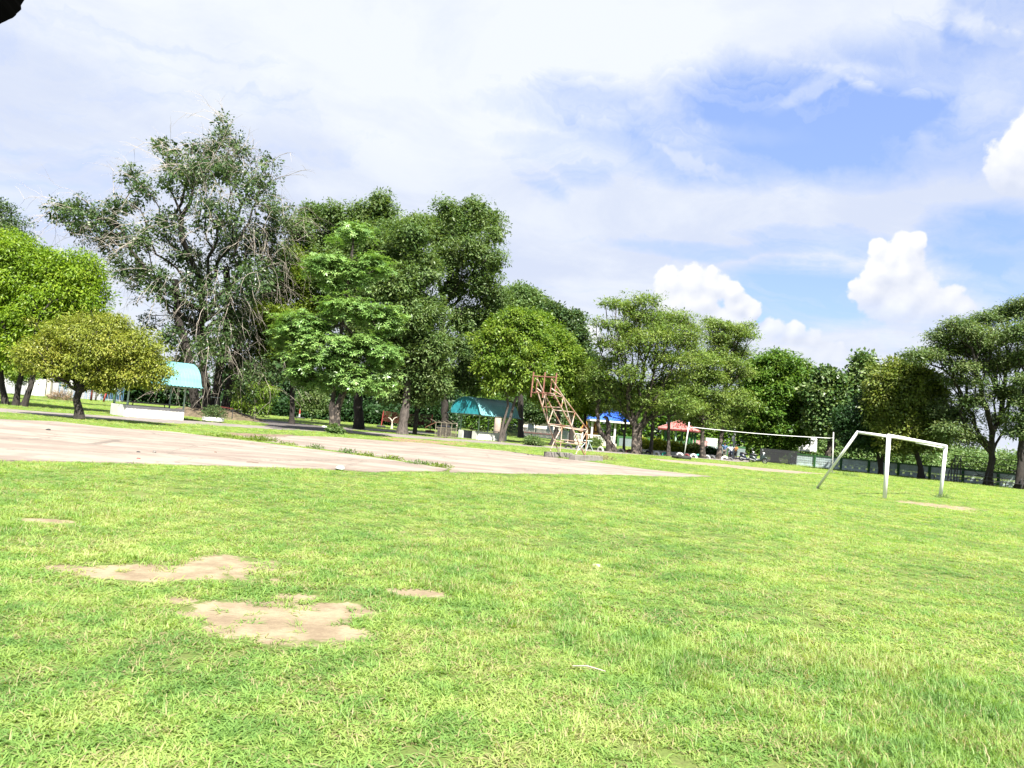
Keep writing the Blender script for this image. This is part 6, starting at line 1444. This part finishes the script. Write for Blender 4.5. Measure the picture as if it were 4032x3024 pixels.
# ---- people
def skinmesh(name, V, E, rad, mt_, parent, lvl=1):
    me = bpy.data.meshes.new(name); me.from_pydata(V, E, []); me.materials.append(mt_)
    o = link(name, me, parent); md = o.modifiers.new('skin', 'SKIN'); md.use_smooth_shade = True
    for i, r in enumerate(rad):
        sv = me.skin_vertices[0].data[i]; sv.radius = (r, r) if not isinstance(r, tuple) else r; sv.use_root = (i == 0)
    s = o.modifiers.new('smooth', 'SUBSURF'); s.levels = lvl; s.render_levels = lvl
    return o
def person(label, loc, rz, H, shirt, legs_m, long_legs, J, sleeve=.55, hair_long=False):
    """J: joint name -> position, in units of height, facing -Y"""
    t = thing('person', label, 'person', loc, rz); P = {k: tuple(c * H for c in v) for k, v in J.items()}
    names = ['pel', 'waist', 'chest', 'neck', 'chin', 'head', 'shL', 'elL', 'wrL', 'haL', 'shR', 'elR', 'wrR', 'haR', 'hiL', 'knL', 'anL', 'toL', 'hiR', 'knR', 'anR', 'toR']
    E = [(0, 1), (1, 2), (2, 3), (3, 4), (4, 5), (2, 6), (6, 7), (7, 8), (8, 9), (2, 10), (10, 11), (11, 12), (12, 13), (0, 14), (14, 15), (15, 16), (16, 17), (0, 18), (18, 19), (19, 20), (20, 21)]
    rd = [.075, .07, (.085, .065), .034, .052, .055, .034, .026, .017, .020, .034, .026, .017, .020, .052, .034, .022, .02, .052, .034, .022, .02]
    rd = [tuple(x * H for x in r) if isinstance(r, tuple) else r * H for r in rd]
    body = skinmesh('body', [P[n_] for n_ in names], E, rd, M_skin, t)
    fg = MB()
    for s in ('L', 'R'):
        h_, w_ = Vector(P['ha' + s]), Vector(P['wr' + s]); d = (h_ - w_).normalized(); sd_ = d.cross(Vector((0, 1, .2))).normalized()
        for k in range(4): a = h_ + sd_ * (.010 * (k - 1.5)) * H; fg.tube([a, a + d * .030 * H, a + d * (.048 + .004 * (k % 2)) * H + Vector((0, -.012 * H, -.008 * H))], [.0055 * H, .005 * H, .004 * H], 6)
        a = h_ - d * .01 * H + sd_ * .018 * H; fg.tube([a, a + (d * .5 + sd_ * .7) * .035 * H, a + (d * .9 + sd_ * .6) * .05 * H], [.007 * H, .006 * H, .0045 * H], 6)
    fg.build('fingers', M_skin, body, smooth=True)
    up2 = lambda a, b, f: tuple(Vector(P[a]).lerp(Vector(P[b]), f))
    SV = [P['pel'], P['waist'], P['chest'], P['shL'], up2('shL', 'elL', sleeve * 1.5), P['shR'], up2('shR', 'elR', sleeve * 1.5), up2('chest', 'neck', .55)]
    skinmesh('shirt', SV, [(0, 1), (1, 2), (2, 3), (3, 4), (2, 5), (5, 6), (2, 7)], [r * H for r in (.088, .084, .096, .048, .044, .048, .044, .05)], shirt, t)
    LV = [P['pel'], P['hiL'], P['knL'], P['hiR'], P['knR']] + ([P['anL'], P['anR']] if long_legs else [up2('knL', 'anL', .12), up2('knR', 'anR', .12)])
    skinmesh('trousers' if long_legs else 'shorts', LV, [(0, 1), (1, 2), (2, 5), (0, 3), (3, 4), (4, 6)], [r * H for r in (.086, .064, .048, .064, .048, .034 if long_legs else .046, .034 if long_legs else .046)], legs_m, t)
    for s in ('L', 'R'):
        a, b = Vector(P['an' + s]), Vector(P['to' + s]); MB().tube([a + Vector((0, .02, -.01)), (a + b) / 2 + Vector((0, 0, -.01)), b], [.04, .045, .035], 8).build('shoe', M_blk, t, smooth=True)
    hd = Vector(P['head']); q = MB(); q.lathe([(0, .078 * H), (.045 * H, .06 * H), (.064 * H, .02 * H), (.062 * H, -.02 * H), (.05 * H, -.045 * H if not hair_long else -.11 * H)], 12, hd + Vector((0, .012 * H, .005 * H))); q.build('hair', M_hair, t, smooth=True)
    fc = MB(); 
    fc.tube([hd + Vector((0, -.052 * H, -.005 * H)), hd + Vector((0, -.066 * H, -.02 * H))], [.006 * H, .009 * H], 6); fc.build('nose', M_skin, body)
    for s in (-1, 1): MB().lathe([(0, -.004), (.011, 0), (0, .004)], 8, hd + Vector((s * .022 * H, -.058 * H, -.002)), 'Y').build('eye', M_hair, body); MB().lathe([(0, -.01), (.016, 0), (0, .01)], 8, hd + Vector((s * .058 * H, 0, -.015 * H)), 'X').build('ear', M_skin, body)
    MB().box(hd + Vector((0, -.055 * H, -.042 * H)), (.04, .01, .008)).build('mouth', M_dkred, body)
    return t
ST = dict(pel=(0, 0, .52), waist=(0, 0, .60), chest=(0, 0, .72), neck=(0, 0, .825), chin=(0, -.01, .875), head=(0, 0, .935), shL=(.115, 0, .80), shR=(-.115, 0, .80), elL=(.15, .01, .64), elR=(-.15, .01, .64), wrL=(.15, -.04, .50), wrR=(-.15, -.04, .50), haL=(.15, -.05, .46), haR=(-.15, -.05, .46),
          hiL=(.05, 0, .49), hiR=(-.05, 0, .49), knL=(.055, -.01, .27), knR=(-.055, -.01, .27), anL=(.055, .01, .045), anR=(-.055, .01, .045), toL=(.06, -.07, .022), toR=(-.06, -.07, .022))
A = dict(ST); A.update(elL=(.20, -.05, .74), wrL=(.22, -.19, .72), haL=(.22, -.24, .72), shL=(.125, 0, .80), shR=(-.125, 0, .8), head=(0, -.02, .93))
person('man in blue shirt and khaki shorts standing with his back turned beside the slanting trunk', GD(2850, 78), R(160), 1.72, simple('blue_shirt', (0.06, 0.12, 0.24), .8), simple('khaki_shorts', (0.15, 0.125, 0.10), .9), False, A)
Bj = dict(ST); Bj.update(elR=(-.16, -.04, .66), wrR=(-.06, -.13, .68), haR=(-.01, -.14, .69), elL=(.15, -.05, .66), wrL=(.05, -.13, .67), haL=(.0, -.145, .67), anR=(-.06, -.05, .045), toR=(-.07, -.13, .022))
person('person in orange yellow top and dark trousers standing right of the rider', GD(2895, 78.3), R(-50), 1.60, simple('orange_shirt', (0.34, 0.16, 0.035), .8), simple('black_trousers', (0.015, 0.015, 0.018), .9), True, Bj, hair_long=True)
Cj = dict(pel=(0, .02, .52), waist=(0, .01, .60), chest=(0, -.01, .72), neck=(0, -.02, .82), chin=(0, -.03, .87), head=(0, -.03, .93), shL=(.115, -.01, .79), shR=(-.115, -.01, .79), elL=(.19, -.08, .67), elR=(-.19, -.08, .67), wrL=(.19, -.22, .65), wrR=(-.19, -.22, .65), haL=(.185, -.27, .65), haR=(-.185, -.27, .65),
          hiL=(.06, 0, .51), hiR=(-.06, 0, .51), knL=(.12, -.17, .44), knR=(-.12, -.17, .44), anL=(.12, -.20, .21), anR=(-.12, -.20, .21), toL=(.12, -.27, .19), toR=(-.12, -.27, .19))
g = GD(2876, 78.5); person('woman in white and blue shirt seated on the dark scooter', (g.x, g.y + .28, -.02), R(-10), 1.62, simple('white_blue_shirt', (0.45, 0.48, 0.60), .8), simple('grey_shorts', (0.07, 0.075, 0.10), .9), False, Cj, hair_long=True)

# ---- small litter
def scrap(label, px, py, size, mt_, cat='litter', name='litter', seed=0, z=0.0):
    r = np.random.default_rng(seed); mb = MB(); n = 10
    mb.lathe([(0, size[1]), (size[0] * .6, size[1] * .9), (size[0], size[1] * .35), (size[0] * .8, 0)], n)
    V = np.array(mb.v) + r.normal(0, size[0] * .12, (len(mb.v), 3)) * np.array([1, 1, .4]); V[:, 2] = np.maximum(V[:, 2], 0)
    ob = link(name, raw_mesh(name, V, np.array(mb.f), mt_)); g = G(px, py); ob.location = (g.x, g.y, z); return tag(ob, label, cat)
scrap('crumpled white bag at the grass edge of the near slab', 1338, 1852, (.12, .09), M_goal, seed=1, z=.03)
scrap('white plastic scrap on the path left of the whorled leaf tree', 1277, 1684, (.22, .12), M_goal, seed=2, z=.02)
scrap('pale scrap lying in the mid lawn', 2352, 2229, (.07, .02), M_wall, seed=3)
scrap('small dark stone at the left of the near slab', 190, 1697, (.07, .05), M_rub, 'stone', 'stone', 4, .03)
scrap('dark stone near the front edge of the near slab', 544, 1785, (.05, .03), M_rub, 'stone', 'stone', 5, .03)
scrap('grey stone right beside the dark stone on the near slab', 607, 1787, (.045, .06), M_conc, 'stone', 'stone', 6, .03)
scrap('small reddish leaf below the dark stone on the near slab', 545, 1811, (.05, .02), M_redp, 'leaf', 'fallen_leaf', 7, .03)
scrap('tiny brown stone on the slab right of the olive tree', 848, 1785, (.035, .02), M_brown, 'stone', 'stone', 8, .03)
tw = G(2250, 2640); t_ = link('twig', MB().tube([(0, 0, .03), (.10, -.02, .045), (.22, -.05, .03)], [.004, .005, .003], 6).mesh('twig', M_twig)); t_.location = tw; tag(t_, 'thin pale twig lying in the near grass right of centre', 'twig')
t_ = link('twig', MB().tube([(0, 0, .01), (.12, .02, .02), (.3, .03, .012)], [.008, .01, .006], 6).mesh('twig', M_brown)); t_.location = G(970, 1825) + Vector((0, 0, .03)); tag(t_, 'short brown stick lying on the near slab', 'twig')

# ---- ragged black shape over the upper left corner, modelled like an overhanging eave
ea = onplane(Vector((0, 1.0, 0)), Vector((0, 1, 0)), 20, 30)
r_ = random.Random(4); mb = MB(); edge = []
for px, py in ((102, -6), (92, 8), (84, 22), (83, 36), (76, 45), (66, 54), (63, 62), (52, 69), (42, 73), (32, 79), (22, 84), (12, 87), (4, 93), (-8, 99), (-40, 112), (-90, 126)):
    edge.append(onplane(Vector((0, 1.0, 0)), Vector((0, 1, 0)), px + r_.uniform(-1.5, 1.5), py + r_.uniform(-1.5, 1.5)) - ea)
n = len(edge); back = [Vector((-2.6 + .1 * i, -1.2 + i * .02, 1.5)) for i in range(n)]
mb.v = [tuple(p) for p in edge] + [tuple(p + Vector((-.12, -.1, .16))) for p in edge] + [tuple(p + Vector((-.7, -.6, .5))) for p in edge] + [tuple(p + Vector((-.7, -.6, .44))) for p in edge] + [tuple(p + Vector((-.12, -.07, .12))) for p in edge]
for a, b in ((0, 1), (1, 2), (2, 3), (3, 4), (4, 0)):
    for i in range(n - 1): mb.f.append((a * n + i, a * n + i + 1, b * n + i + 1, b * n + i))
mth = simple('matte_black', (0.0015, 0.0015, 0.0015), 1.0, var=.2)
for n_ in mth.node_tree.nodes:
    if n_.type == 'BSDF_PRINCIPLED': n_.inputs['Specular IOR Level'].default_value = 0.0
ev = mb.build('corner_obstruction', mth); ev.location = ea
tag(ev, 'ragged black shape intruding at the upper left corner', 'roof edge')
